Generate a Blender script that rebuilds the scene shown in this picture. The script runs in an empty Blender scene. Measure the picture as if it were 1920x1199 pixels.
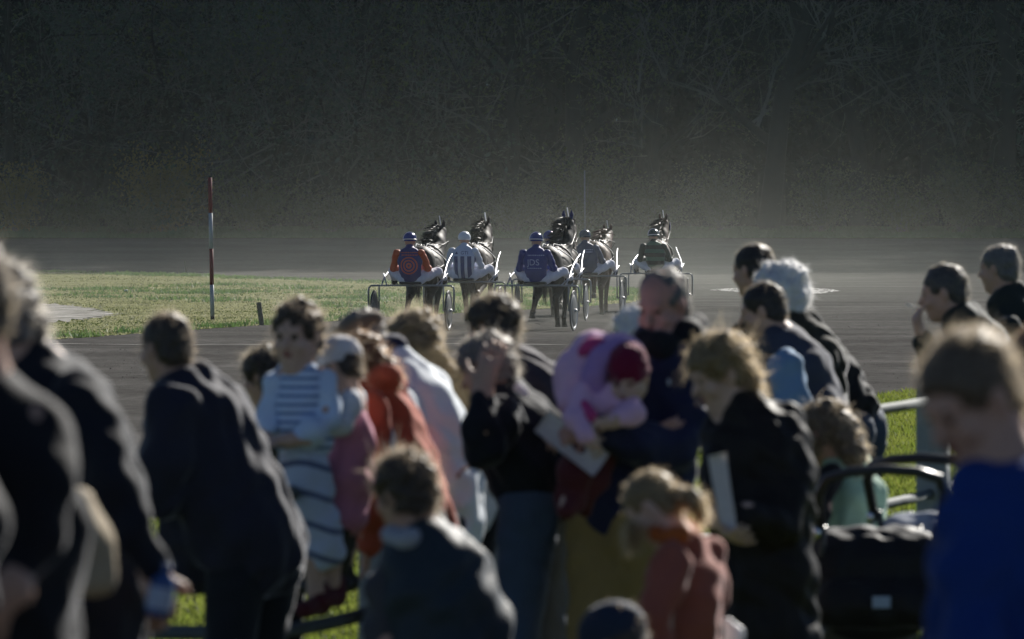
import bpy, bmesh, math, random
import numpy as np
from mathutils import Vector, Matrix
from mathutils.bvhtree import BVHTree

# ------------------------------------------------------------------ camera, sky, sun, exposure
SC = bpy.context.scene
COL = SC.collection
F = 11300.0          # focal length in pixels of the 1920 wide photograph
H = 2.0              # eye height above the track
PITCH = math.atan(202.5 / F)
rad = math.radians

cam_d = bpy.data.cameras.new("camera")
cam = bpy.data.objects.new("camera", cam_d)
COL.objects.link(cam)
cam.location = (0, 0, H)
cam.rotation_euler = (math.pi / 2 - PITCH, 0, 0)
cam_d.sensor_width = 36.0
cam_d.lens = 36.0 * F / 1920.0
cam_d.clip_start = 0.5
cam_d.clip_end = 5000
cam_d.dof.use_dof = True
cam_d.dof.focus_distance = 101.0
cam_d.dof.aperture_fstop = 7.3
SC.camera = cam

SUN_EL, SUN_AZ = 30.0, 25.0      # azimuth to the right of the view direction
world = bpy.data.worlds.new("World")
SC.world = world
world.use_nodes = True
wn = world.node_tree.nodes
wl = world.node_tree.links
sky = wn.new("ShaderNodeTexSky")
sky.sky_type = 'NISHITA'
sky.sun_disc = False
sky.sun_elevation = rad(SUN_EL)
sky.sun_rotation = rad(SUN_AZ)
sky.air_density = 0.55
sky.dust_density = 0.1
sky.altitude = 2000
wl.new(sky.outputs[0], wn["Background"].inputs[0])
wn["Background"].inputs[1].default_value = 0.05

sd = Vector((math.sin(rad(SUN_AZ)) * math.cos(rad(SUN_EL)),
             math.cos(rad(SUN_AZ)) * math.cos(rad(SUN_EL)), math.sin(rad(SUN_EL))))
sun_d = bpy.data.lights.new("sun", 'SUN')
sun_d.energy = 5.0
sun_d.angle = rad(0.5)
sun_d.color = (1.0, 0.955, 0.88)
sun = bpy.data.objects.new("sun", sun_d)
COL.objects.link(sun)
sun.rotation_euler = (-sd).to_track_quat('-Z', 'Y').to_euler()
sun.location = (30, 60, 60)

SC.view_settings.view_transform = 'Standard'
SC.view_settings.look = 'None'
SC.view_settings.exposure = 0.8
SC.view_settings.gamma = 1.0
SC.cycles.use_denoising = True
SC.cycles.max_bounces = 8
SC.cycles.transparent_max_bounces = 16
SC.cycles.volume_bounces = 0
SC.cycles.volume_step_rate = 1.0
SC.cycles.volume_max_steps = 64
SC.cycles.sample_clamp_indirect = 4.0

RNG = np.random.default_rng(11)

# ------------------------------------------------------------------ geometry helpers
CT, ST = math.cos(PITCH), math.sin(PITCH)


def ray(px, py):
    a = (px - 960.0) / F
    b = (599.5 - py) / F
    return np.array([a, CT + b * ST, -ST + b * CT])


def at(px, py, Y):
    """the point at depth Y that the photograph shows at (px, py)"""
    d = ray(px, py)
    return np.array([0, 0, H]) + d * (Y / d[1])


def hgt(Y):
    """ground height: terrace by the camera, level ground, banked bend, wooded rise"""
    Y = np.asarray(Y, float)
    t = np.clip((Y - 198.0) / 42.0, 0, 1)
    z = 1.27 * t ** 1.25
    t2 = np.clip((Y - 250.0) / 60.0, 0, 1)
    z = z + 3.0 * t2 * t2
    t3 = np.clip((13.6 - Y) / 0.6, 0, 1)
    return z + 0.35 * t3


def ground(px, py):
    d = ray(px, py)
    lo, hi = 5.0, 260.0
    for _ in range(50):
        m = 0.5 * (lo + hi)
        z = H + d[2] * m / d[1]
        if z > hgt(m):
            lo = m
        else:
            hi = m
    m = 0.5 * (lo + hi)
    return np.array([d[0] * m / d[1], m, float(hgt(m))])


def mesh_np(name, verts, faces, mats, parent=None, loc=None, smooth=True, mi=None):
    """one mesh object from arrays; faces: (M,4) or (M,3) array or list of both"""
    verts = np.asarray(verts, np.float32)
    if loc is not None:
        verts = verts - np.asarray(loc, np.float32)
    groups = faces if isinstance(faces, list) else [faces]
    groups = [np.asarray(g, np.int32) for g in groups if len(g)]
    me = bpy.data.meshes.new(name)
    nl = sum(g.size for g in groups)
    nf = sum(len(g) for g in groups)
    me.vertices.add(len(verts))
    me.vertices.foreach_set("co", verts.ravel())
    me.loops.add(nl)
    me.loops.foreach_set("vertex_index", np.concatenate([g.ravel() for g in groups]))
    me.polygons.add(nf)
    sizes = np.concatenate([np.full(len(g), g.shape[1], np.int32) for g in groups])
    starts = np.concatenate([[0], np.cumsum(sizes)[:-1]]).astype(np.int32)
    me.polygons.foreach_set("loop_start", starts)
    me.polygons.foreach_set("loop_total", sizes)
    me.polygons.foreach_set("use_smooth", np.full(nf, smooth, bool))
    for m in (mats if isinstance(mats, (list, tuple)) else [mats]):
        me.materials.append(m)
    if mi is not None:
        me.polygons.foreach_set("material_index", np.asarray(mi, np.int32))
    me.update(calc_edges=True)
    o = bpy.data.objects.new(name, me)
    COL.objects.link(o)
    if loc is not None and parent is None:
        o.location = [float(v) for v in loc]
    if parent is not None:
        o.parent = parent
    return o


def tag(o, label=None, cat=None, group=None, kind=None):
    if label:
        o["label"] = label
    if cat:
        o["category"] = cat
    if group:
        o["group"] = group
    if kind:
        o["kind"] = kind
    return o


def empty(name, loc, rz=0.0):
    o = bpy.data.objects.new(name, None)
    COL.objects.link(o)
    o.location = [float(v) for v in loc]
    o.rotation_euler = (0, 0, rz)
    return o


def copy_thing(o, parent=None):
    c = o.copy()
    COL.objects.link(c)
    if parent is not None:
        c.parent = parent
    for ch in list(o.children):
        copy_thing(ch, c)
    return c


class MB:
    """collects tubes, boxes, lathed and free faces into ONE mesh"""

    def __init__(self):
        self.v, self.q, self.t, self.n = [], [], [], 0

    def add(self, v, q=None, t=None):
        v = np.asarray(v, float)
        if q is not None and len(q):
            self.q.append(np.asarray(q, int) + self.n)
        if t is not None and len(t):
            self.t.append(np.asarray(t, int) + self.n)
        self.v.append(v)
        self.n += len(v)

    def tube(self, pts, r, n=8, cap=True):
        pts = np.asarray(pts, float)
        m = len(pts)
        r = np.full(m, r, float) if np.isscalar(r) else np.asarray(r, float)
        T = np.gradient(pts, axis=0)
        T /= np.linalg.norm(T, axis=1)[:, None] + 1e-9
        up = np.array([0, 0, 1.0]) if abs(T[0][2]) < 0.9 else np.array([1.0, 0, 0])
        a = np.cross(T[0], up)
        a /= np.linalg.norm(a)
        ang = np.arange(n) * 2 * math.pi / n
        vs = []
        for i in range(m):
            a = a - T[i] * np.dot(a, T[i])
            a /= np.linalg.norm(a) + 1e-9
            b = np.cross(T[i], a)
            vs.append(pts[i] + r[i] * (np.cos(ang)[:, None] * a + np.sin(ang)[:, None] * b))
        v = np.concatenate(vs)
        i, j = np.meshgrid(np.arange(m - 1), np.arange(n), indexing='ij')
        j2 = (j + 1) % n
        q = np.stack([i * n + j, i * n + j2, (i + 1) * n + j2, (i + 1) * n + j], -1).reshape(-1, 4)
        t = None
        if cap:
            v = np.concatenate([v, pts[:1], pts[-1:]])
            k = np.arange(n)
            t = np.concatenate([np.stack([np.full(n, m * n), (k + 1) % n, k], 1),
                                np.stack([np.full(n, m * n + 1), (m - 1) * n + k, (m - 1) * n + (k + 1) % n], 1)])
        self.add(v, q, t)

    def box(self, c, s, R=None, bev=0.0):
        c = np.asarray(c, float)
        s = np.asarray(s, float) / 2
        if bev <= 0:
            v = np.array([[x, y, z] for x in (-1, 1) for y in (-1, 1) for z in (-1, 1)]) * s
            q = [[0, 1, 3, 2], [4, 6, 7, 5], [0, 4, 5, 1], [2, 3, 7, 6], [0, 2, 6, 4], [1, 5, 7, 3]]
            if R is not None:
                v = v @ np.asarray(R).T
            self.add(v + c, q)
            return
        bm = bmesh.new()
        bmesh.ops.create_cube(bm, size=2.0)
        for vv in bm.verts:
            vv.co = Vector((vv.co.x * s[0], vv.co.y * s[1], vv.co.z * s[2]))
        bmesh.ops.bevel(bm, geom=bm.edges[:], offset=bev, segments=3, affect='EDGES', profile=0.6)
        bm.verts.ensure_lookup_table()
        v = np.array([vv.co[:] for vv in bm.verts])
        q = [[x.index for x in f.verts] for f in bm.faces if len(f.verts) == 4]
        t = [[x.index for x in f.verts] for f in bm.faces if len(f.verts) == 3]
        bm.free()
        if R is not None:
            v = v @ np.asarray(R).T
        self.add(v + c, q, t)

    def lathe(self, prof, c, axis='z', n=20, frame=None):
        """prof: list of (radius, height along axis)"""
        m = len(prof)
        ang = np.arange(n) * 2 * math.pi / n
        vs = []
        for r, h in prof:
            vs.append(np.stack([r * np.cos(ang), r * np.sin(ang), np.full(n, h)], 1))
        v = np.concatenate(vs)
        if axis == 'x':
            v = v[:, [2, 0, 1]]
        if axis == 'y':
            v = v[:, [1, 2, 0]]
        if frame is not None:
            v = v @ np.asarray(frame).T
        i, j = np.meshgrid(np.arange(m - 1), np.arange(n), indexing='ij')
        j2 = (j + 1) % n
        q = np.stack([i * n + j, i * n + j2, (i + 1) * n + j2, (i + 1) * n + j], -1).reshape(-1, 4)
        self.add(v + np.asarray(c, float), q)

    def build(self, name, mat, parent=None, loc=None, smooth=True):
        g = []
        if self.q:
            g.append(np.concatenate(self.q))
        if self.t:
            g.append(np.concatenate(self.t))
        return mesh_np(name, np.concatenate(self.v), g, mat, parent, loc, smooth)


# ------------------------------------------------------------------ smooth solid modelling (bodies, clothes, horses)
class Field:
    """a smooth union of round cones and ellipsoids, meshed as one continuous surface"""

    def __init__(self):
        self.p = []

    def cone(self, a, b, ra, rb, k=0.03, axis=None, wide=1.0, sub=False):
        self.p.append(('c', np.asarray(a, float), np.asarray(b, float), ra, rb, k,
                       None if axis is None else np.asarray(axis, float), wide, sub))

    def chain(self, pts, radii, k=0.03, axis=None, wide=1.0):
        for i in range(len(pts) - 1):
            w = wide if np.isscalar(wide) else 0.5 * (wide[i] + wide[i + 1])
            self.cone(pts[i], pts[i + 1], radii[i], radii[i + 1], k, axis, w)

    def ell(self, c, r, R=None, k=0.02, sub=False):
        self.p.append(('e', np.asarray(c, float), np.asarray(r, float) * np.ones(3), None if R is None else np.asarray(R, float), k, sub))

    def mesh(self, h):
        lo = np.full(3, 1e9)
        hi = -lo
        bb = []
        for p in self.p:
            if p[0] == 'c':
                m = max(p[3], p[4]) * max(1.0, p[7])
                a, b = np.minimum(p[1], p[2]) - m, np.maximum(p[1], p[2]) + m
                sub, k = p[8], p[5]
            else:
                m = p[2].max()
                a, b = p[1] - m, p[1] + m
                sub, k = p[5], p[4]
            bb.append((a - k - 3 * h, b + k + 3 * h))
            if not sub:
                lo = np.minimum(lo, a)
                hi = np.maximum(hi, b)
        lo = lo - 3 * h
        n = np.ceil((hi - lo) / h).astype(int) + 4
        D = np.full(n, 1.0, np.float32)
        ax = [lo[i] + h * np.arange(n[i]) for i in range(3)]
        for p, (a, b) in zip(self.p, bb):
            i0 = np.clip(np.floor((a - lo) / h).astype(int), 0, n - 1)
            i1 = np.clip(np.ceil((b - lo) / h).astype(int) + 1, 1, n)
            if np.any(i1 <= i0):
                continue
            sl = tuple(slice(i0[i], i1[i]) for i in range(3))
            X = ax[0][sl[0]][:, None, None]
            Yy = ax[1][sl[1]][None, :, None]
            Z = ax[2][sl[2]][None, None, :]
            if p[0] == 'c':
                _, A, B, ra, rb, k, axis, w, sub = p
                q = [X - A[0], Yy - A[1], Z - A[2]]
                ab = B - A
                if axis is not None and w != 1.0:
                    al = q[0] * axis[0] + q[1] * axis[1] + q[2] * axis[2]
                    f = 1.0 - 1.0 / w
                    q = [q[i] - axis[i] * al * f for i in range(3)]
                    ab = ab - axis * np.dot(axis, ab) * f
                L = float(np.dot(ab, ab)) + 1e-12
                t = np.clip((q[0] * ab[0] + q[1] * ab[1] + q[2] * ab[2]) / L, 0, 1)
                d = np.sqrt((q[0] - t * ab[0]) ** 2 + (q[1] - t * ab[1]) ** 2 + (q[2] - t * ab[2]) ** 2) - (ra + t * (rb - ra))
            else:
                _, C, r, R, k, sub = p
                q = [X - C[0], Yy - C[1], Z - C[2]]
                if R is not None:
                    q = [q[0] * R[0][i] + q[1] * R[1][i] + q[2] * R[2][i] for i in range(3)]
                k0 = np.sqrt((q[0] / r[0]) ** 2 + (q[1] / r[1]) ** 2 + (q[2] / r[2]) ** 2)
                k1 = np.sqrt((q[0] / r[0] ** 2) ** 2 + (q[1] / r[1] ** 2) ** 2 + (q[2] / r[2] ** 2) ** 2) + 1e-9
                d = k0 * (k0 - 1.0) / k1
            o = D[sl]
            if sub:
                d = -d
                hh = np.clip(0.5 - 0.5 * (o - d) / k, 0, 1)
                D[sl] = np.where(o > 0.9, o, o * (1 - hh) + d * hh + k * hh * (1 - hh))
            else:
                hh = np.clip(0.5 + 0.5 * (o - d) / k, 0, 1)
                D[sl] = o * (1 - hh) + d * hh - k * hh * (1 - hh)
        return nets(D, lo, h)


def nets(D, lo, h):
    S = D < 0
    c = np.zeros(tuple(s - 1 for s in D.shape), np.int8)
    for i in (0, 1):
        for j in (0, 1):
            for k in (0, 1):
                c += S[i:S.shape[0] - 1 + i, j:S.shape[1] - 1 + j, k:S.shape[2] - 1 + k]
    act = np.argwhere((c > 0) & (c < 8))
    idx = np.full(c.shape, -1, np.int32)
    idx[act[:, 0], act[:, 1], act[:, 2]] = np.arange(len(act))
    pos = np.zeros((len(act), 3))
    cnt = np.zeros(len(act))
    corners = [(i, j, k) for i in (0, 1) for j in (0, 1) for k in (0, 1)]
    val = {cc: D[act[:, 0] + cc[0], act[:, 1] + cc[1], act[:, 2] + cc[2]] for cc in corners}
    for a in corners:
        for ax in range(3):
            if a[ax] == 0:
                b = list(a)
                b[ax] = 1
                da, db = val[a], val[tuple(b)]
                m = (da < 0) != (db < 0)
                t = da[m] / (da[m] - db[m])
                p = np.repeat(np.array(a, float)[None], m.sum(), 0)
                p[:, ax] += t
                pos[m] += p
                cnt[m] += 1
    pos = (act + pos / cnt[:, None]) * h + lo
    quads = []
    for ax in range(3):
        u, v = (ax + 1) % 3, (ax + 2) % 3
        s0 = [slice(None)] * 3
        s1 = [slice(None)] * 3
        s0[ax] = slice(0, -1)
        s1[ax] = slice(1, None)
        e = np.argwhere(S[tuple(s0)] != S[tuple(s1)])
        e = e[(e[:, u] > 0) & (e[:, v] > 0) & (e[:, u] < D.shape[u] - 1) & (e[:, v] < D.shape[v] - 1)]
        ins = S[e[:, 0], e[:, 1], e[:, 2]]
        eu = np.zeros(3, int)
        eu[u] = 1
        ev = np.zeros(3, int)
        ev[v] = 1

        def g(x):
            return idx[x[:, 0], x[:, 1], x[:, 2]]
        q = np.stack([g(e - eu - ev), g(e - ev), g(e), g(e - eu)], 1)
        q[~ins] = q[~ins][:, ::-1]
        quads.append(q)
    q = np.concatenate(quads)
    q = q[(q >= 0).all(1)]
    return pos, q


def vnormals(v, q):
    n = np.cross(v[q[:, 2]] - v[q[:, 0]], v[q[:, 3]] - v[q[:, 1]])
    out = np.zeros_like(v)
    for i in range(4):
        np.add.at(out, q[:, i], n)
    return out / (np.linalg.norm(out, axis=1)[:, None] + 1e-9)


def wobble(v, q, amp, wl, seed=0):
    """soft folds: displace along normals by a few crossing waves"""
    r = np.random.default_rng(seed)
    n = vnormals(v, q)
    d = np.zeros(len(v))
    for i in range(7):
        k = r.normal(size=3)
        k /= np.linalg.norm(k)
        w = wl * r.uniform(0.6, 1.6)
        d += np.sin(v @ k * 2 * math.pi / w + r.uniform(0, 6.3) + 1.5 * np.sin(v @ k[[1, 2, 0]] * 2 * math.pi / (2.3 * w)))
    return v + n * (d * amp / 3.0)[:, None]


# ------------------------------------------------------------------ materials
MATS = {}


def nodes_of(m):
    m.use_nodes = True
    return m.node_tree.nodes, m.node_tree.links


def mat(name, col, rough=0.8, sheen=0.0, var=0.25, scale=14.0, bump=0.25, bscale=None, spec=0.3, metal=0.0, trans=0.0, coat=0.0):
    """principled surface with mottled colour and fine relief; trans mixes in light passing through"""
    if name in MATS:
        return MATS[name]
    m = bpy.data.materials.new(name)
    N, L = nodes_of(m)
    b = N["Principled BSDF"]
    tc = N.new("ShaderNodeTexCoord")
    nz = N.new("ShaderNodeTexNoise")
    nz.inputs["Scale"].default_value = scale
    nz.inputs["Detail"].default_value = 5
    L.new(tc.outputs["Object"], nz.inputs["Vector"])
    mx = N.new("ShaderNodeMix")
    mx.data_type = 'RGBA'
    c = np.array(col)
    mx.inputs[6].default_value = (*np.clip(c * (1 - var), 0, 1), 1)
    mx.inputs[7].default_value = (*np.clip(c * (1 + var), 0, 1), 1)
    L.new(nz.outputs["Fac"], mx.inputs[0])
    L.new(mx.outputs[2], b.inputs["Base Color"])
    b.inputs["Roughness"].default_value = rough
    b.inputs["Metallic"].default_value = metal
    b.inputs["Specular IOR Level"].default_value = spec
    b.inputs["Coat Weight"].default_value = coat
    if sheen:
        b.inputs["Sheen Weight"].default_value = min(1.0, sheen * 0.8)
        b.inputs["Sheen Tint"].default_value = (0.92, 0.94, 1.0, 1)
        b.inputs["Sheen Roughness"].default_value = 0.3
    if bump:
        n2 = N.new("ShaderNodeTexNoise")
        n2.inputs["Scale"].default_value = bscale or scale * 2.0
        n2.inputs["Detail"].default_value = 4
        L.new(tc.outputs["Object"], n2.inputs["Vector"])
        bp = N.new("ShaderNodeBump")
        bp.inputs["Strength"].default_value = bump
        bp.inputs["Distance"].default_value = 0.02
        L.new(n2.outputs["Fac"], bp.inputs["Height"])
        L.new(bp.outputs[0], b.inputs["Normal"])
    if trans:
        out = N["Material Output"]
        tr = N.new("ShaderNodeBsdfTranslucent")
        L.new(mx.outputs[2], tr.inputs["Color"])
        ms = N.new("ShaderNodeMixShader")
        ms.inputs[0].default_value = trans
        L.new(b.outputs[0], ms.inputs[1])
        L.new(tr.outputs[0], ms.inputs[2])
        L.new(ms.outputs[0], out.inputs[0])
    MATS[name] = m
    return m


def cloth(name, col, sheen=0.25, **kw):
    a = dict(rough=0.8, sheen=sheen, var=0.2, scale=9.0, bump=0.45, bscale=13.0, spec=0.22)
    a.update(kw)
    return mat(name, col, **a)


def ramp_node(N, stops, interp='CONSTANT'):
    r = N.new("ShaderNodeValToRGB")
    r.color_ramp.interpolation = interp
    el = r.color_ramp.elements
    while len(el) > 1:
        el.remove(el[-1])
    el[0].position = stops[0][0]
    el[0].color = (*stops[0][1], 1)
    for p, c in stops[1:]:
        e = el.new(p)
        e.color = (*c, 1)
    return r


def math_node(N, L, op, a, b=None):
    n = N.new("ShaderNodeMath")
    n.operation = op
    for i, x in enumerate((a, b)):
        if x is None:
            continue
        if isinstance(x, (int, float)):
            n.inputs[i].default_value = x
        else:
            L.new(x, n.inputs[i])
    return n.outputs[0]


def patterned(name, build, rough=0.8, sheen=0.2):
    """cloth whose colour comes from build(N, L, x, y, z) -> colour socket, in the thing's own coordinates"""
    m = bpy.data.materials.new(name)
    N, L = nodes_of(m)
    b = N["Principled BSDF"]
    tc = N.new("ShaderNodeTexCoord")
    sp = N.new("ShaderNodeSeparateXYZ")
    L.new(tc.outputs["Object"], sp.inputs[0])
    L.new(build(N, L, sp.outputs[0], sp.outputs[1], sp.outputs[2]), b.inputs["Base Color"])
    b.inputs["Roughness"].default_value = rough
    b.inputs["Specular IOR Level"].default_value = 0.2
    b.inputs["Sheen Weight"].default_value = sheen
    nz = N.new("ShaderNodeTexNoise")
    nz.inputs["Scale"].default_value = 14
    L.new(tc.outputs["Object"], nz.inputs["Vector"])
    bp = N.new("ShaderNodeBump")
    bp.inputs["Strength"].default_value = 0.4
    bp.inputs["Distance"].default_value = 0.02
    L.new(nz.outputs["Fac"], bp.inputs["Height"])
    L.new(bp.outputs[0], b.inputs["Normal"])
    return m

# ------------------------------------------------------------------ ground, track, lawns
def ground_mat(name, c1, c2, c3, big=0.15, fine=9.0, bump=0.6, rough=0.95, stretch=1.0, spec=0.0, bands=0.0):
    m = bpy.data.materials.new(name)
    N, L = nodes_of(m)
    b = N["Principled BSDF"]
    tc = N.new("ShaderNodeTexCoord")
    mp = N.new("ShaderNodeMapping")
    mp.inputs["Scale"].default_value = (1.0 / stretch, 1.0, 1.0)
    L.new(tc.outputs["Object"], mp.inputs[0])
    n1 = N.new("ShaderNodeTexNoise")
    n1.inputs["Scale"].default_value = big
    n1.inputs["Detail"].default_value = 6
    L.new(mp.outputs[0], n1.inputs["Vector"])
    n2 = N.new("ShaderNodeTexNoise")
    n2.inputs["Scale"].default_value = fine
    n2.inputs["Detail"].default_value = 8
    n2.inputs["Roughness"].default_value = 0.7
    L.new(mp.outputs[0], n2.inputs["Vector"])
    r1 = ramp_node(N, [(0.3, c1), (0.55, c2), (0.75, c3)], 'LINEAR')
    L.new(n1.outputs["Fac"], r1.inputs[0])
    r2 = ramp_node(N, [(0.3, (0.45,) * 3), (0.7, (1.4,) * 3)], 'LINEAR')
    L.new(n2.outputs["Fac"], r2.inputs[0])
    mx = N.new("ShaderNodeMix")
    mx.data_type = 'RGBA'
    mx.blend_type = 'MULTIPLY'
    mx.inputs[0].default_value = 0.8
    L.new(r1.outputs[0], mx.inputs[6])
    L.new(r2.outputs[0], mx.inputs[7])
    col_out = mx.outputs[2]
    if bands:
        m2 = N.new("ShaderNodeMapping")          # long harrow and wheel marks running with the track
        m2.inputs["Scale"].default_value = (0.05, 0.33, 1.0)
        m2.inputs["Rotation"].default_value = (0, 0, 0.12)
        L.new(tc.outputs["Object"], m2.inputs[0])
        n3 = N.new("ShaderNodeTexNoise")
        n3.inputs["Scale"].default_value = 1.0
        n3.inputs["Detail"].default_value = 3.5
        n3.inputs["Roughness"].default_value = 0.68
        L.new(m2.outputs[0], n3.inputs["Vector"])
        r3 = ramp_node(N, [(0.34, (0.62,) * 3), (0.66, (1.35,) * 3)], 'LINEAR')
        L.new(n3.outputs["Fac"], r3.inputs[0])
        mb_ = N.new("ShaderNodeMix")
        mb_.data_type = 'RGBA'
        mb_.blend_type = 'MULTIPLY'
        mb_.inputs[0].default_value = bands
        L.new(col_out, mb_.inputs[6])
        L.new(r3.outputs[0], mb_.inputs[7])
        col_out = mb_.outputs[2]
    L.new(col_out, b.inputs["Base Color"])
    b.inputs["Roughness"].default_value = rough
    b.inputs["Specular IOR Level"].default_value = spec
    bp = N.new("ShaderNodeBump")
    bp.inputs["Strength"].default_value = bump
    bp.inputs["Distance"].default_value = 0.05
    L.new(n2.outputs["Fac"], bp.inputs["Height"])
    L.new(bp.outputs[0], b.inputs["Normal"])
    return m


M_SOIL = ground_mat("soil", (0.03, 0.026, 0.02), (0.045, 0.04, 0.028), (0.05, 0.05, 0.03))
M_TRACK = ground_mat("cinder track", (0.066, 0.0635, 0.061), (0.088, 0.0855, 0.082), (0.114, 0.110, 0.106), big=0.35, fine=4.5, bump=0.6, stretch=1.0, spec=0.0, bands=0.3)
M_LAWN = ground_mat("lawn soil", (0.04, 0.055, 0.015), (0.055, 0.075, 0.018), (0.075, 0.085, 0.03), big=0.5, fine=5.0)
M_SAND = ground_mat("pale sand", (0.14, 0.14, 0.12), (0.32, 0.31, 0.29), (0.52, 0.51, 0.49), big=1.6, fine=9.0)
M_PATH = ground_mat("pale gravel", (0.34, 0.33, 0.31), (0.42, 0.41, 0.38), (0.50, 0.49, 0.46), big=2.0, fine=30.0)


def sheet(name, rows, m, lift):
    """rows: (Y, x0, x1); a sheet laid on the ground"""
    v, q = [], []
    K = 12
    for Y, a, b in rows:
        for x in np.linspace(a, b, K):
            v.append((x, Y, float(hgt(Y)) + lift))
    for i in range(len(rows) - 1):
        for j in range(K - 1):
            a = i * K + j
            q.append((a, a + 1, a + K + 1, a + K))
    return mesh_np(name, v, np.array(q), m)


ys = np.concatenate([[-60, -20, 0, 8, 12.9, 13.05, 13.2, 13.35, 13.55, 13.7, 20, 30, 45, 60, 80, 110, 150, 190], np.linspace(198, 320, 62), [400, 700, 1500, 3000]])
tag(sheet("ground", [(y, -2500, 2500) for y in ys], M_SOIL, 0.0), kind="structure")
ys = np.concatenate([np.array([44, 60, 80, 110, 150, 190]), np.linspace(198, 231.5, 30)])
tag(sheet("track", [(y, -90, 90) for y in ys], M_TRACK, 0.006), kind="structure")

FAR = [(-90, 502), (30, 508), (200, 513), (350, 517), (480, 523), (600, 527), (750, 531), (900, 534), (1050, 538), (1190, 546), (1216, 554)]
NEAR = [(1205, 562), (1180, 568), (1100, 576), (1000, 581), (900, 586), (830, 590), (700, 597), (600, 605), (490, 611), (400, 617), (300, 624), (130, 636), (0, 645), (-90, 650)]
INFIELD = np.array([ground(*p)[:2] for p in FAR + NEAR])


def inside(poly, P):
    x, y = P[:, 0], P[:, 1]
    r = np.zeros(len(P), bool)
    n = len(poly)
    for i in range(n):
        x0, y0 = poly[i]
        x1, y1 = poly[(i + 1) % n]
        c = ((y0 > y) != (y1 > y)) & (x < (x1 - x0) * (y - y0) / (y1 - y0 + 1e-12) + x0)
        r ^= c
    return r


def poly_sheet(name, poly, m, lift, step=1.0, ragged=0.0, seed=1):
    y0, y1 = poly[:, 1].min(), poly[:, 1].max()
    r = np.random.default_rng(seed)
    rows = []
    for Y in np.arange(y0 + 0.02, y1 - 0.01, step):
        xs = []
        for i in range(len(poly)):
            a, b = poly[i], poly[(i + 1) % len(poly)]
            if (a[1] > Y) != (b[1] > Y):
                xs.append(a[0] + (b[0] - a[0]) * (Y - a[1]) / (b[1] - a[1]))
        if len(xs) >= 2:
            rows.append((Y, min(xs) + r.normal() * ragged, max(xs) + r.normal() * ragged))
    return sheet(name, rows, m, lift)


LAWN_POLY = np.concatenate([[(-75.0, 93.0), (-75.0, 206.0)], INFIELD])
tag(poly_sheet("infield_lawn", LAWN_POLY, M_LAWN, 0.010, 0.6, 0.10), kind="structure")
APRON_Y = 64.0
APRON = np.array([(-14, 13.8), (14, 13.8), (14, 97.8), (4.2, 65.9), (-2.66, 43.6), (-8.0, 26.2), (-14, 16)])
tag(poly_sheet("apron_lawn", APRON, M_LAWN, 0.010, 0.5, 0.05), kind="structure")
tag(sheet("forest_verge", [(y, -90, 90) for y in np.linspace(231.8, 247, 16)], M_LAWN, 0.010), kind="structure")
# pale gravel path that crosses the apron
a, b = ground(560, 1037), ground(1790, 1017)
a2, b2 = ground(560, 1014), ground(1790, 998)
kx = lambda p, q, x: p + (q - p) * (x - p[0]) / (q[0] - p[0])
v = []
for i in range(30):
    x = -8 + 16 * i / 29
    p, q = kx(a, b, x), kx(a2, b2, x)
    v += [(x, p[1] + 0.03 * math.sin(i * 2.3), 0.016), (x, q[1] + 0.03 * math.sin(i * 1.7), 0.016)]
tag(mesh_np("gravel_path", v, np.array([(2 * i, 2 * i + 2, 2 * i + 3, 2 * i + 1) for i in range(29)]), M_PATH), kind="structure")
PATH = (a, b, a2, b2)


def blob_sheet(name, px, m, lift, seed):
    """a thin patch with a ragged outline through the given ground pixels"""
    P = np.array([ground(*p)[:2] for p in px])
    n = 96
    t = np.linspace(0, len(P), n, endpoint=False)
    i = t.astype(int)
    f = (t - i)[:, None]
    p0, p1, p2, p3 = P[(i - 1) % len(P)], P[i % len(P)], P[(i + 1) % len(P)], P[(i + 2) % len(P)]
    C = 0.5 * (2 * p1 + (p2 - p0) * f + (2 * p0 - 5 * p1 + 4 * p2 - p3) * f ** 2 + (3 * p1 - p0 - 3 * p2 + p3) * f ** 3)
    r = np.random.default_rng(seed)
    c = C.mean(0)
    C = c + (C - c) * (1 + r.normal(size=(n, 1)) * 0.10)
    v = np.concatenate([C, [c]])
    v = np.concatenate([v, (hgt(v[:, 1]) + lift)[:, None]], 1)
    k = np.arange(n)
    return mesh_np(name, v, np.stack([k, (k + 1) % n, np.full(n, n)], 1), m)


SAND_PX = [(-60, 590), (30, 573), (90, 572), (150, 577), (195, 585), (216, 591), (190, 597), (120, 605), (50, 611), (-40, 612)]
tag(blob_sheet("sand_patch", SAND_PX, M_SAND, 0.02, 3), kind="structure")
M_GLINT = ground_mat("wet pale sand", (0.14, 0.137, 0.133), (0.27, 0.265, 0.26), (0.42, 0.415, 0.41), big=0.9, fine=12.0, bump=1.0, rough=0.5, spec=0.4)
PUD_PX = [(1325, 545), (1370, 542), (1440, 541), (1520, 541), (1560, 544), (1576, 547), (1540, 552), (1470, 553), (1390, 549)]
tag(blob_sheet("sand_patch", PUD_PX, ground_mat("damp cinder", (0.07, 0.068, 0.065), (0.09, 0.088, 0.085), (0.12, 0.118, 0.115), big=1.0, fine=6.0), 0.012, 4), kind="structure")
_r = np.random.default_rng(44)
PUD = np.array([ground(*p)[:2] for p in PUD_PX])
_c = PUD.mean(0)
_P = _c + (_r.uniform(PUD.min(0), PUD.max(0), (2300, 2)) - _c) * 0.97
_pol = np.array(PUD)
def _in(P):
    x, y = P[:, 0], P[:, 1]
    r_ = np.zeros(len(P), bool)
    for i in range(len(_pol)):
        (x0, y0), (x1, y1) = _pol[i], _pol[(i + 1) % len(_pol)]
        r_ ^= ((y0 > y) != (y1 > y)) & (x < (x1 - x0) * (y - y0) / (y1 - y0 + 1e-12) + x0)
    return r_
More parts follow.
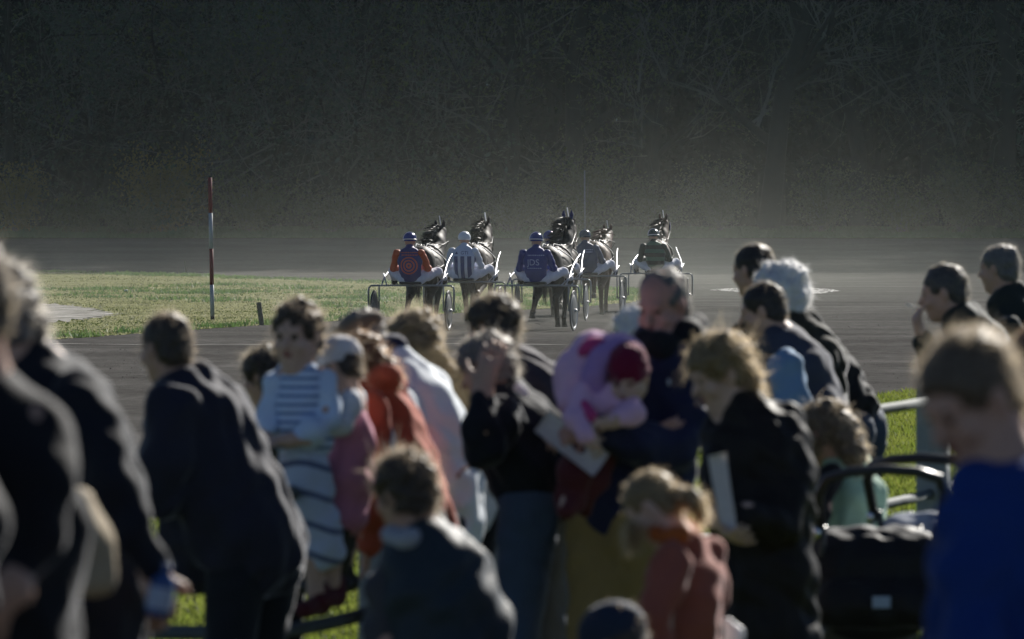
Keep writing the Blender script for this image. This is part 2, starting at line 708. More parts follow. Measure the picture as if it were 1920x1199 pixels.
_P = _P[_in(_P)]
_v, _t = [], []
for i, p in enumerate(_P):
    k_ = _r.uniform(0.02, 0.06)
    a_ = _r.uniform(0, 6.28) + np.arange(5) * 1.2566
    q_ = np.stack([np.cos(a_), np.sin(a_) * 2.0], 1) * k_ * _r.uniform(0.6, 1.2, (5, 1)) + p
    _v.append(np.concatenate([np.concatenate([q_, np.full((5, 1), 0.016)], 1), [[p[0], p[1], 0.017 + 0.004 * _r.uniform()]]]))
    _t.append(np.array([(j, (j + 1) % 5, 5) for j in range(5)]) + 6 * i)
tag(mesh_np("shell_grit", np.concatenate(_v), np.concatenate(_t), M_GLINT, smooth=False), "pale grit coloured to stand in for glints on a patch of the track", "grit", kind="stuff")  # pale speck colour stands in for sun glints on the track
# faint chalk line across the track
v = []
for i in range(60):
    x = -9 + 18 * i / 59
    g = ground(960 + x * 125, 647 + 1.5 * math.sin(x))
    w = 0.10 + 0.05 * math.sin(i * 1.9)
    v += [(x, g[1] - w, 0.013), (x, g[1] + w, 0.013)]
M_CHALK = mat("worn chalk", (0.16, 0.155, 0.145), rough=0.95, var=0.6, scale=3.0)
tag(mesh_np("chalk_line", v, np.array([(2 * i, 2 * i + 2, 2 * i + 3, 2 * i + 1) for i in range(33)]), M_CHALK), kind="structure")


# ------------------------------------------------------------------ grass blades
def grass(name, P, hmin, hmax, width, m, seed, lean=0.5, nb=3):
    r = np.random.default_rng(seed)
    n = len(P)
    base = np.repeat(P, nb, 0) + r.normal(size=(n * nb, 2)) * width * 2.0
    ht = np.repeat(r.uniform(hmin, hmax, n), nb) * r.uniform(0.6, 1.2, n * nb)
    ang = r.uniform(0, 2 * math.pi, n * nb)
    w = width * r.uniform(0.7, 1.3, n * nb)
    la = r.uniform(0, 2 * math.pi, n * nb)
    lv = ht * r.uniform(0, lean, n * nb) * 2
    z = hgt(base[:, 1]) + 0.008
    dx, dy = np.cos(ang) * w, np.sin(ang) * w
    a = np.stack([base[:, 0] - dx, base[:, 1] - dy, z], 1)
    b = np.stack([base[:, 0] + dx, base[:, 1] + dy, z], 1)
    c = np.stack([base[:, 0] + np.cos(la) * lv, base[:, 1] + np.sin(la) * lv, z + ht], 1)
    v = np.stack([a, b, c], 1).reshape(-1, 3)
    t = np.arange(len(v)).reshape(-1, 3)
    return tag(mesh_np(name, v, t, m, smooth=False), cat="grass", kind="stuff")


def leaf_mat(name, c1, c2, trans=0.5, rough=0.5, scale=0.7, spec=0.4):
    m = bpy.data.materials.new(name)
    N, L = nodes_of(m)
    b = N["Principled BSDF"]
    tc = N.new("ShaderNodeTexCoord")
    nz = N.new("ShaderNodeTexNoise")
    nz.inputs["Scale"].default_value = scale
    nz.inputs["Detail"].default_value = 6
    L.new(tc.outputs["Object"], nz.inputs["Vector"])
    r = ramp_node(N, [(0.3, c1), (0.7, c2)], 'LINEAR')
    L.new(nz.outputs["Fac"], r.inputs[0])
    L.new(r.outputs[0], b.inputs["Base Color"])
    b.inputs["Roughness"].default_value = rough
    b.inputs["Specular IOR Level"].default_value = spec
    tr = N.new("ShaderNodeBsdfTranslucent")
    L.new(r.outputs[0], tr.inputs["Color"])
    ms = N.new("ShaderNodeMixShader")
    ms.inputs[0].default_value = trans
    L.new(b.outputs[0], ms.inputs[1])
    L.new(tr.outputs[0], ms.inputs[2])
    L.new(ms.outputs[0], N["Material Output"].inputs[0])
    return m


M_GRASS_FAR = leaf_mat("sunlit turf", (0.17, 0.18, 0.085), (0.27, 0.265, 0.155), 0.6, 0.6, 0.45)  # green paled and greyed to carry the haze over the infield
M_GRASS_NEAR = leaf_mat("apron turf", (0.10, 0.145, 0.018), (0.18, 0.20, 0.045), 0.6, 0.6, 2.0)
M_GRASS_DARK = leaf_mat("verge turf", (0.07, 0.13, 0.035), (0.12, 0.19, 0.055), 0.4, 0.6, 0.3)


def scatter(poly, n, seed):
    r = np.random.default_rng(seed)
    lo, hi = poly.min(0), poly.max(0)
    P = r.uniform(lo, hi, (n, 2))
    return P[inside(poly, P)]


P = scatter(INFIELD, 230000, 5)
cl = np.sin(P[:, 0] * 0.9 + 2 * np.sin(P[:, 1] * 0.21)) * np.sin(P[:, 1] * 0.33 + np.sin(P[:, 0] * 0.6))
P = P[RNG.uniform(-0.9, 1.6, len(P)) > cl * 0.8]
P = P[np.abs(P[:, 0]) < P[:, 1] * 0.095]
SANDPOLY = np.array([ground(*p)[:2] for p in SAND_PX])
P = P[~inside(SANDPOLY, P)]
g = grass("infield_grass", P, 0.012, 0.036, 0.018, M_GRASS_FAR, 6)
g["label"] = "sunlit pale green grass of the infield behind the harness race"
# taller tufts along the infield's far rim and scattered clumps
e = []
fr = np.random.default_rng(8)
for i in range(len(FAR) - 1):
    p, q = ground(*FAR[i]), ground(*FAR[i + 1])
    n = int(np.linalg.norm(q - p) * 60)
    t = fr.uniform(0, 1, (n, 1))
    e.append((p + (q - p) * t)[:, :2] + fr.normal(size=(n, 2)) * [0.2, 0.8])
for i in range(130):
    c = INFIELD[fr.integers(len(INFIELD))] * 0.5 + INFIELD[fr.integers(len(INFIELD))] * 0.5
    n = fr.integers(20, 90)
    e.append(c + fr.normal(size=(n, 2)) * [0.45, 0.35])
e = np.concatenate(e)
e = e[inside(INFIELD, e)]
g = grass("tall_grass", e, 0.05, 0.12, 0.02, M_GRASS_DARK, 9)
g["label"] = "darker ragged grass tufts along the far rim of the infield"
ap = APRON * [0.6, 1.0]
ap = np.array([(-6.2, 19), (6.2, 19), (6.2, 72.4), (4.2, 65.9), (-2.66, 43.6), (-6.2, 32.1)])
P = scatter(ap, 150000, 15)
pa, pb, pa2, pb2 = PATH
f0 = pa[1] + (pb[1] - pa[1]) * (P[:, 0] - pa[0]) / (pb[0] - pa[0])
f1 = pa2[1] + (pb2[1] - pa2[1]) * (P[:, 0] - pa2[0]) / (pb2[0] - pa2[0])
P = P[((P[:, 1] < f0) | (P[:, 1] > f1)) & (np.abs(P[:, 0]) < P[:, 1] * 0.1 + 0.4)]
g = grass("apron_grass", P, 0.025, 0.07, 0.010, M_GRASS_NEAR, 16)
g["label"] = "bright green grass between the crowd and the track"
P = scatter(np.array([(-26, 232), (26, 232), (26, 246), (-26, 246)]), 40000, 17)
g = grass("verge_grass", P, 0.04, 0.16, 0.03, M_GRASS_DARK, 18)
g["label"] = "shaded grass verge at the foot of the trees"
# small stones on the near track
r = np.random.default_rng(31)
P = np.stack([r.uniform(-9, 9, 5200), r.uniform(66, 130, 5200)], 1)
P = P[(np.abs(P[:, 0]) < P[:, 1] * 0.1) & ~inside(INFIELD, P)]
v, t = [], []
oct_v = np.array([(1, 0, 0), (0, 1, 0), (-1, 0, 0), (0, -1, 0), (0, 0, 0.8)])
oct_t = np.array([(0, 1, 4), (1, 2, 4), (2, 3, 4), (3, 0, 4)])
for i, p in enumerate(P):
    v.append(oct_v * r.uniform(0.004, 0.013) * r.uniform(0.6, 1.3, (5, 3)) + [p[0], p[1], 0.008])
    t.append(oct_t + 5 * i)
tag(mesh_np("track_gravel", np.concatenate(v), np.concatenate(t), mat("track stones", (0.10, 0.09, 0.08), var=0.5), smooth=False),
    "loose small stones on the dark track", "gravel", kind="stuff")

# ------------------------------------------------------------------ trees
M_BARK = mat("bark", (0.018, 0.016, 0.013), rough=0.95, var=0.5, scale=6.0, bump=0.8)
M_TWIG = mat("twigs", (0.135, 0.125, 0.105), rough=0.9, var=0.4, scale=3.0, bump=0)  # paler than bark: light on the twigs is put into the colour
LEAF = {
    'holly': leaf_mat("dark glossy leaves", (0.014, 0.028, 0.018), (0.06, 0.09, 0.045), 0.25, 0.35, 0.30, 0.6),
    'olive': leaf_mat("olive leaves", (0.05, 0.07, 0.022), (0.16, 0.17, 0.05), 0.45, 0.5, 0.35),
    'amber': leaf_mat("amber leaves", (0.22, 0.16, 0.035), (0.36, 0.24, 0.06), 0.45, 0.5, 0.8),
    'bud': leaf_mat("opening buds", (0.08, 0.085, 0.04), (0.17, 0.16, 0.08), 0.45, 0.5, 0.6),
    'bramble': leaf_mat("bramble leaves", (0.07, 0.085, 0.03), (0.17, 0.165, 0.07), 0.45, 0.35, 0.8),
    'deep': leaf_mat("deep wood leaves", (0.006, 0.010, 0.006), (0.016, 0.02, 0.010), 0.2, 0.7, 0.2, 0.2),  # leaf colour darkened to hold the shade inside the wood
}


def leaf_quads(P, size, r, flat=0.3):
    n = len(P)
    d = r.normal(size=(n, 3))
    d /= np.linalg.norm(d, axis=1)[:, None]
    u = r.normal(size=(n, 3))
    u[:, 2] *= flat
    u -= d * (u * d).sum(1)[:, None]
    u /= np.linalg.norm(u, axis=1)[:, None] + 1e-9
    s = (size * r.uniform(0.5, 1.5, n))[:, None]
    v = np.stack([P - d * s, P + u * s * 0.5, P + d * s, P - u * s * 0.5], 1).reshape(-1, 3)
    return v, np.arange(4 * n).reshape(-1, 4)


def make_tree(seed, height, r0, lean, splits, limb_from, leaf, nleaf, lsize, up=0.35, levels=4, droop=0.0):
    """returns (trunk_v,q) and (twig_v,q) and (leaf_v,q) arrays about the origin"""
    r = np.random.default_rng(seed)
    tr, tw = MB(), MB()
    tips = []

    def grow(p, d, L, rr, lev):
        k = 5 if lev < 2 else 3
        pts, rs = [p], [rr]
        d = d / np.linalg.norm(d)
        for i in range(k):
            d = d + r.normal(size=3) * (0.10 if lev == 0 else 0.20) + np.array([0, 0, up * 0.12 - droop * lev * 0.1])
            d /= np.linalg.norm(d)
            p = p + d * L / k
            pts.append(p)
            rs.append(max(rr * (1 - (i + 1) / k * (0.62 if lev == 0 else 0.8)), 0.006))
        (tr if lev < 2 else tw).tube(pts, rs, 9 if lev == 0 else (6 if lev == 1 else 3), cap=False)
        if lev >= levels - 1:
            tips.append((np.array(pts[1:])))
            return
        if lev >= 1:
            tips.append(np.array(pts[2:]))
        n = splits[lev]
        for j in range(n):
            t = r.uniform(limb_from if lev == 0 else 0.2, 1.0)
            i = min(int(t * k), k - 1)
            f = t * k - i
            q = pts[i] * (1 - f) + pts[i + 1] * f
            rq = rs[i] * (1 - f) + rs[i + 1] * f
            a = r.uniform(0, 2 * math.pi)
            side = np.cross(d, [math.cos(a), math.sin(a), 0.3])
            side /= np.linalg.norm(side) + 1e-9
            nd = side * r.uniform(0.7, 1.1) + d * r.uniform(0.3, 0.8) + np.array([0, 0, up])
            grow(q, nd, L * r.uniform(0.38, 0.62) * (1.15 - 0.5 * t if lev == 0 else 1.0), max(rq * r.uniform(0.4, 0.6), 0.008), lev + 1)
    grow(np.zeros(3), np.array([lean[0], lean[1], 1.0]), height, r0, 0)
    tp = np.concatenate(tips)
    P = tp[r.integers(len(tp), size=nleaf)] + r.normal(size=(nleaf, 3)) * lsize * 1.7
    lv, lq = leaf_quads(P, lsize, r)
    return tr, tw, (lv, lq)


def tree_object(name, parts, leaf, loc, rz, label, cat="tree"):
    tr, tw, (lv, lq) = parts
    root = empty(name, loc, rz)
    tag(root, label, cat)
    tr.build("trunk", M_BARK, root)
    tv, tqq = np.concatenate(tw.v), np.concatenate(tw.q)
    v = np.concatenate([tv, lv])
    q = np.concatenate([tqq, lq + len(tv)])
    mi = np.concatenate([np.zeros(len(tqq), int), np.ones(len(lq), int)])
    mesh_np("crown", v, q, [M_BARK if leaf == 'deep' else M_TWIG, LEAF[leaf]], root, smooth=False, mi=mi)  # deep trees take dark bark colour on twigs for the same shade
    return root


def gpx(px, Y):
    return ((px - 960.0) / F * Y, Y, float(hgt(Y)) - 0.05)


TREE_GROUP = "trees along the far edge of the track"
KINDS = {
    'bare': dict(height=15.0, r0=0.36, lean=(-0.08, 0), splits=(13, 9, 7), limb_from=0.22, leaf='bud', nleaf=9000, lsize=0.045, up=0.45),
    'wide': dict(height=13.0, r0=0.44, lean=(0.05, 0), splits=(16, 10, 7), limb_from=0.18, leaf='bud', nleaf=12000, lsize=0.05, up=0.25),
    'holly': dict(height=13.0, r0=0.22, lean=(0.02, 0), splits=(26, 9, 5), limb_from=0.06, leaf='holly', nleaf=15000, lsize=0.10, up=0.1),
    'olive': dict(height=14.0, r0=0.26, lean=(0.04, 0), splits=(20, 9, 5), limb_from=0.12, leaf='olive', nleaf=11000, lsize=0.085, up=0.3),
    'deep': dict(height=14.0, r0=0.26, lean=(0.03, 0), splits=(22, 9, 4), limb_from=0.08, leaf='deep', nleaf=16000, lsize=0.13, up=0.25),
}
protos = {}


def tree(kind, var, px, Y, rz, sc, label, group=TREE_GROUP):
    key = (kind, var)
    if key not in protos:
        d = dict(KINDS[kind])
        leaf = d['leaf']
        o = tree_object("tree", make_tree(100 + 17 * var + len(kind), **d), leaf, (0, 0, 0), 0, label)
        protos[key] = o
    else:
        o = copy_thing(protos[key])
    o.location = gpx(px, Y)
    o.rotation_euler.z = rz
    o.scale = (sc, sc, sc)
    tag(o, label, "tree", group)
    return o


FRONT = [
    ('holly', 0, 20, 240, 0.3, 1.0, "dark glossy-leaved tree at the left edge with bright glints high up"),
    ('olive', 0, 175, 243, 1.0, 1.05, "olive-leaved tree above the amber bush left of the striped pole"),
    ('holly', 1, 330, 241, 2.0, 1.0, "dark dense tree just left of the red and white pole"),
    ('olive', 1, 500, 244, 0.5, 1.1, "dusky tree standing just right of the striped pole"),
    ('holly', 0, 655, 242, 4.0, 1.1, "dark tree behind the driver with the orange sleeves"),
    ('olive', 0, 800, 245, 2.2, 1.15, "broad olive tree behind the driver in the striped jersey"),
    ('olive', 1, 950, 242, 3.6, 1.1, "shadowy tree behind the blue-jacketed driver"),
    ('bare', 0, 1080, 243, 0.0, 1.1, "thin bare tree beside the slim far pole"),
    ('olive', 0, 1215, 246, 5.0, 0.95, "low-branched tree behind the green-jacketed driver"),
    ('wide', 0, 1440, 239, 0.0, 1.05, "big bare tree with a forked dark trunk and spreading limbs, right of the race"),
    ('bare', 1, 1610, 244, 1.0, 1.05, "slender bare tree between the big forked tree and the right edge"),
    ('wide', 1, 1740, 246, 2.0, 1.0, "bare spreading tree behind the smoking man"),
    ('bare', 0, 1885, 240, 3.0, 1.15, "dark upright tree at the right edge of the wood"),
]
for k, vr, px, Y, rz, sc, lb in FRONT:
    tree(k, vr, px, Y, rz, sc, lb)
rr = random.Random(5)
row_lab = "tree deep in the wood behind the front row of trunks"
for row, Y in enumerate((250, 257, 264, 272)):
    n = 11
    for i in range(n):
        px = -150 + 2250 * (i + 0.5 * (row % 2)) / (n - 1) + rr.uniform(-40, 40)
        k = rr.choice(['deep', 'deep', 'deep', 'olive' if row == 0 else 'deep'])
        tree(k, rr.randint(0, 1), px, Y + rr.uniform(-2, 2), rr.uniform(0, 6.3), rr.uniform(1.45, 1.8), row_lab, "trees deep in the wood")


def bush(px, Y, w, h, leaf, n, size, seed, label):
    r = np.random.default_rng(seed)
    loc = gpx(px, Y)
    root = empty("bush", loc)
    tag(root, label, "bush", "bushes under the trees")
    st = MB()
    P = []
    for i in range(26):
        a = r.uniform(0, 6.28)
        e = np.array([math.cos(a) * w * r.uniform(0.2, 1), math.sin(a) * w * 0.6 * r.uniform(0.2, 1), h * r.uniform(0.45, 1.0)])
        m = e * [0.35, 0.35, 0.55]
        st.tube([(0, 0, 0), m, e], [0.035, 0.02, 0.006], 4, cap=False)
        t = r.uniform(0.25, 1.05, (n // 26, 1))
        P.append(np.where(t < 0.5, m * t * 2, m + (e - m) * (t - 0.5) * 2) + r.normal(size=(n // 26, 3)) * [w * 0.16, w * 0.16, h * 0.11])
    P = np.concatenate(P)
    P[:, 2] = np.abs(P[:, 2])
    v, q = leaf_quads(P, size, r)
    st.build("stems", M_TWIG, root)
    mesh_np("leaves", v, q, LEAF[leaf], root, smooth=False)
    return root


BUSH = [
    (30, 237, 1.6, 2.6, 'amber', 5200, 0.07, "amber-leaved bush at the left edge of the wood"),
    (150, 236, 1.5, 1.5, 'olive', 4200, 0.07, "low olive bush right of the leftmost amber bush"),
    (300, 237, 2.0, 3.2, 'amber', 7000, 0.07, "tallest amber bush, just left of the striped pole"),
    (250, 234.5, 1.8, 1.4, 'bramble', 4200, 0.06, "low bramble in front of the tallest amber bush"),
    (470, 237, 1.8, 2.2, 'olive', 5200, 0.07, "rounded olive bush just right of the striped pole"),
    (620, 236, 2.0, 1.8, 'bramble', 5000, 0.06, "bramble clump between the striped pole and the race"),
    (790, 237, 2.2, 2.4, 'olive', 6000, 0.07, "olive bush behind the two left drivers"),
    (960, 236.5, 2.1, 2.0, 'bramble', 5600, 0.06, "dusty bramble behind the blue-jacketed driver"),
    (1100, 237, 1.8, 3.0, 'olive', 6000, 0.07, "tall leafy bush at the slim far pole"),
    (1230, 236, 1.8, 2.2, 'bramble', 5000, 0.06, "bramble behind the bay horse of the green driver"),
    (1350, 237, 1.5, 2.8, 'bramble', 5400, 0.06, "tangled bush just left of the big forked trunk"),
    (1540, 236.5, 1.9, 2.6, 'bramble', 5800, 0.06, "tangled bush just right of the big forked trunk"),
    (1690, 236, 1.9, 2.1, 'olive', 5200, 0.06, "bush in front of the slender bare tree"),
    (1800, 235.5, 1.8, 2.9, 'bramble', 6200, 0.06, "glittering bramble above the smoking man"),
    (1930, 236, 1.8, 2.4, 'bramble', 5400, 0.06, "bramble at the right edge of the wood"),
]
for i, b_ in enumerate(BUSH):
    bush(*b_[:7], 300 + i, b_[7])

# the rest of the wood, one dense mass of foliage behind the trees
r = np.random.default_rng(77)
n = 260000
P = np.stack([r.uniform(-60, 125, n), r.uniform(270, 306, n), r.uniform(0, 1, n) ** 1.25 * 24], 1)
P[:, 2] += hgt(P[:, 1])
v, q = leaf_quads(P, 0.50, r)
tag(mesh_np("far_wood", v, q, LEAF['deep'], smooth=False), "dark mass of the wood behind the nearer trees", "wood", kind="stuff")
# trees beyond the right edge of the frame, whose shade reaches the bend
for i in range(5):
    tree('holly', i % 2, 2150 + 260 * i, 243 + (i % 3) * 4, i * 1.3, 1.9, "tall dark tree beyond the right edge of the photo", "trees beyond the right edge")

# ------------------------------------------------------------------ people
M_SKIN = mat("skin", (0.47, 0.29, 0.21), rough=0.55, var=0.12, scale=20, bump=0.08, spec=0.35)
M_SKIN_RED = mat("ruddy skin", (0.46, 0.25, 0.195), rough=0.5, var=0.15, scale=16, bump=0.08, spec=0.35)
M_SKIN_FAIR = mat("fair skin", (0.54, 0.36, 0.27), rough=0.55, var=0.1, scale=20, bump=0.08, spec=0.35)
M_EYE = mat("eyes", (0.03, 0.022, 0.018), rough=0.2, bump=0)
M_LIP = mat("lips", (0.26, 0.09, 0.08), rough=0.5, bump=0)
M_SOLE = mat("shoe leather", (0.02, 0.018, 0.016), rough=0.5)


def strand_mat(name, col):
    """thin lit strands: light passes through them, paler than the mass of hair"""
    c = np.array(col) * 2.0 + np.array([0.44, 0.385, 0.30])
    m = mat("strands " + name, np.array(col), rough=0.4, var=0.25, scale=20, bump=0, spec=0.8, trans=0.65)
    N, L = m.node_tree.nodes, m.node_tree.links
    rf = N.new("ShaderNodeBsdfTranslucent")         # light passing through the strand
    rf.inputs["Color"].default_value = (*np.minimum(c, 0.9), 1)
    tp = N.new("ShaderNodeBsdfTransparent")         # a strand ribbon stands for a few hairs with gaps between
    ms = N.new("ShaderNodeMixShader")
    ms.inputs[0].default_value = 0.4
    for n in list(N):
        if n.type == 'MIX_SHADER' and n is not ms and n != ms:
            L.new(rf.outputs[0], n.inputs[2])
            L.new(n.outputs[0], ms.inputs[1])
    L.new(tp.outputs[0], ms.inputs[2])
    L.new(ms.outputs[0], N["Material Output"].inputs[0])
    return m


def hair_mat(name, col, trans=0.35):
    return mat("hair " + name, col, rough=0.58, var=0.35, scale=30, bump=0.12, bscale=60, spec=0.55)


HAIR = {
    'dark': hair_mat("dark", (0.014, 0.010, 0.008)),
    'brown': hair_mat("brown", (0.030, 0.020, 0.013)),
    'ginger': hair_mat("ginger", (0.09, 0.035, 0.014)),
    'blonde': hair_mat("blonde", (0.17, 0.12, 0.055)),
    'fair': hair_mat("fair", (0.085, 0.062, 0.036)),
    'grey': hair_mat("grey", (0.11, 0.105, 0.10)),
    'greydark': hair_mat("dark grey", (0.045, 0.042, 0.038)),
    'white': hair_mat("white", (0.62, 0.61, 0.60), 0.3),
}


STRAND = {k: strand_mat(k, c) for k, c in dict(dark=(0.02, 0.015, 0.01), brown=(0.06, 0.04, 0.025), ginger=(0.14, 0.07, 0.03), blonde=(0.22, 0.17, 0.1),
                                             fair=(0.15, 0.12, 0.08), grey=(0.16, 0.155, 0.15), greydark=(0.07, 0.07, 0.065), white=(0.5, 0.5, 0.5)).items()}


def head_field(fl, c, R, s, fat=1.0):
    """a head of chin-to-crown height 0.23*s about c; R columns: right, front, up"""
    def W(x, y, z):
        return c + R @ (np.array([x, y, z]) * s)

    def E(x, y, z, rx, ry, rz, k=0.02, sub=False):
        fl.ell(W(x, y, z), np.array([rx, ry, rz]) * s, R, k * s, sub)
    E(0, -0.012, 0.035, 0.074, 0.094, 0.082)
    E(0, 0.030, -0.035, 0.058 * fat, 0.062, 0.075)
    fl.cone(W(-0.045 * fat, 0.0, -0.055), W(0, 0.062, -0.095), 0.022 * s, 0.020 * s, 0.03 * s)
    fl.cone(W(0.045 * fat, 0.0, -0.055), W(0, 0.062, -0.095), 0.022 * s, 0.020 * s, 0.03 * s)
    E(0, 0.078, 0.026, 0.052, 0.018, 0.014, 0.015)
    for q in (-1, 1):
        E(q * 0.031, 0.098, 0.006, 0.017, 0.014, 0.013, 0.012, True)
        E(q * 0.031, 0.082, 0.006, 0.013, 0.011, 0.010, 0.004)
        E(q * 0.042, 0.068, -0.03, 0.022, 0.02, 0.02, 0.02)
        E(q * 0.077, -0.004, -0.008, 0.009, 0.020, 0.031, 0.008)
    fl.cone(W(0, 0.088, 0.012), W(0, 0.112, -0.026), 0.009 * s, 0.014 * s, 0.012 * s)
    E(0, 0.092, -0.056, 0.024, 0.010, 0.010, 0.01)
    E(0, 0.103, -0.055, 0.020, 0.008, 0.0022, 0.004, True)


def Rot(az, pitch, roll=0.0):
    return np.array((Matrix.Rotation(rad(az), 3, 'Z') @ Matrix.Rotation(rad(-pitch), 3, 'X') @ Matrix.Rotation(rad(roll), 3, 'Y')))


def hand_field(fl, w, d, n, s=1.0, curl=25.0, thumb=1):
    """five separate fingers from wrist w along d, palm facing n"""
    w = np.asarray(w, float)
    d = np.asarray(d, float) / np.linalg.norm(d)
    n = np.asarray(n, float)
    n = n - d * np.dot(n, d)
    n /= np.linalg.norm(n)
    e = np.cross(d, n)
    fl.cone(w - d * 0.02, w + d * 0.075 * s, 0.020 * s, 0.019 * s, 0.02, e, 1.9)
    for i, (o, l) in enumerate(((-0.033, 0.82), (-0.011, 0.98), (0.011, 1.0), (0.031, 0.78))):
        p = w + (d * 0.085 + e * o) * s
        a = rad(curl * (0.7 + 0.12 * i))
        dd = d + e * o * 2.5
        dd /= np.linalg.norm(dd)
        for j, (L, r0, r1) in enumerate(((0.042, 0.0098, 0.009), (0.027, 0.009, 0.0082), (0.022, 0.0082, 0.007))):
            dd = dd * math.cos(a) + n * math.sin(a)
            dd /= np.linalg.norm(dd)
            q = p + dd * L * l * s
            fl.cone(p, q, r0 * s, r1 * s, 0.004)
            p = q
    p = w + (d * 0.025 + e * 0.03 * thumb) * s
    for L, r0, r1, td in ((0.045, 0.013, 0.011, d * 0.6 + e * 0.8 * thumb + n * 0.35), (0.032, 0.0105, 0.008, d * 0.85 + e * 0.45 * thumb + n * 0.4)):
        td = td / np.linalg.norm(td)
        q = p + td * L * s
        fl.cone(p, q, r0 * s, r1 * s, 0.008)
        p = q


def strands(v, q, n, length, width, r, bias, curl=0.4, rootdir=0.5):
    """thin tapered ribbons standing off a surface"""
    nv = vnormals(v, q)
    f = r.integers(len(q), size=n)
    w = r.dirichlet([1, 1, 1, 1], n)
    p = (v[q[f]] * w[:, :, None]).sum(1)
    nn = (nv[q[f]] * w[:, :, None]).sum(1)
    nn /= np.linalg.norm(nn, axis=1)[:, None] + 1e-9
    d = nn * rootdir + np.asarray(bias) + r.normal(size=(n, 3)) * curl
    d -= nn * np.minimum((d * nn).sum(1), 0)[:, None]
    d /= np.linalg.norm(d, axis=1)[:, None] + 1e-9
    L = (length * r.uniform(0.5, 1.4, n))[:, None]
    s = np.cross(d, r.normal(size=(n, 3)))
    s /= np.linalg.norm(s, axis=1)[:, None] + 1e-9
    W = width * r.uniform(0.6, 1.3, n)[:, None]
    d2 = d + np.asarray(bias) * 0.8 + r.normal(size=(n, 3)) * curl * 0.8
    d2 /= np.linalg.norm(d2, axis=1)[:, None] + 1e-9
    m = p + d * L * 0.5
    t = m + d2 * L * 0.5
    p = p - nn * 0.004
    vv = np.stack([p - s * W, p + s * W, m + s * W * 0.8, m - s * W * 0.8, t + s * W * 0.25, t - s * W * 0.25], 1).reshape(-1, 3)
    b = np.arange(n)[:, None] * 6
    qq = np.concatenate([b + [0, 1, 2, 3], b + [3, 2, 4, 5]])
    return vv, qq


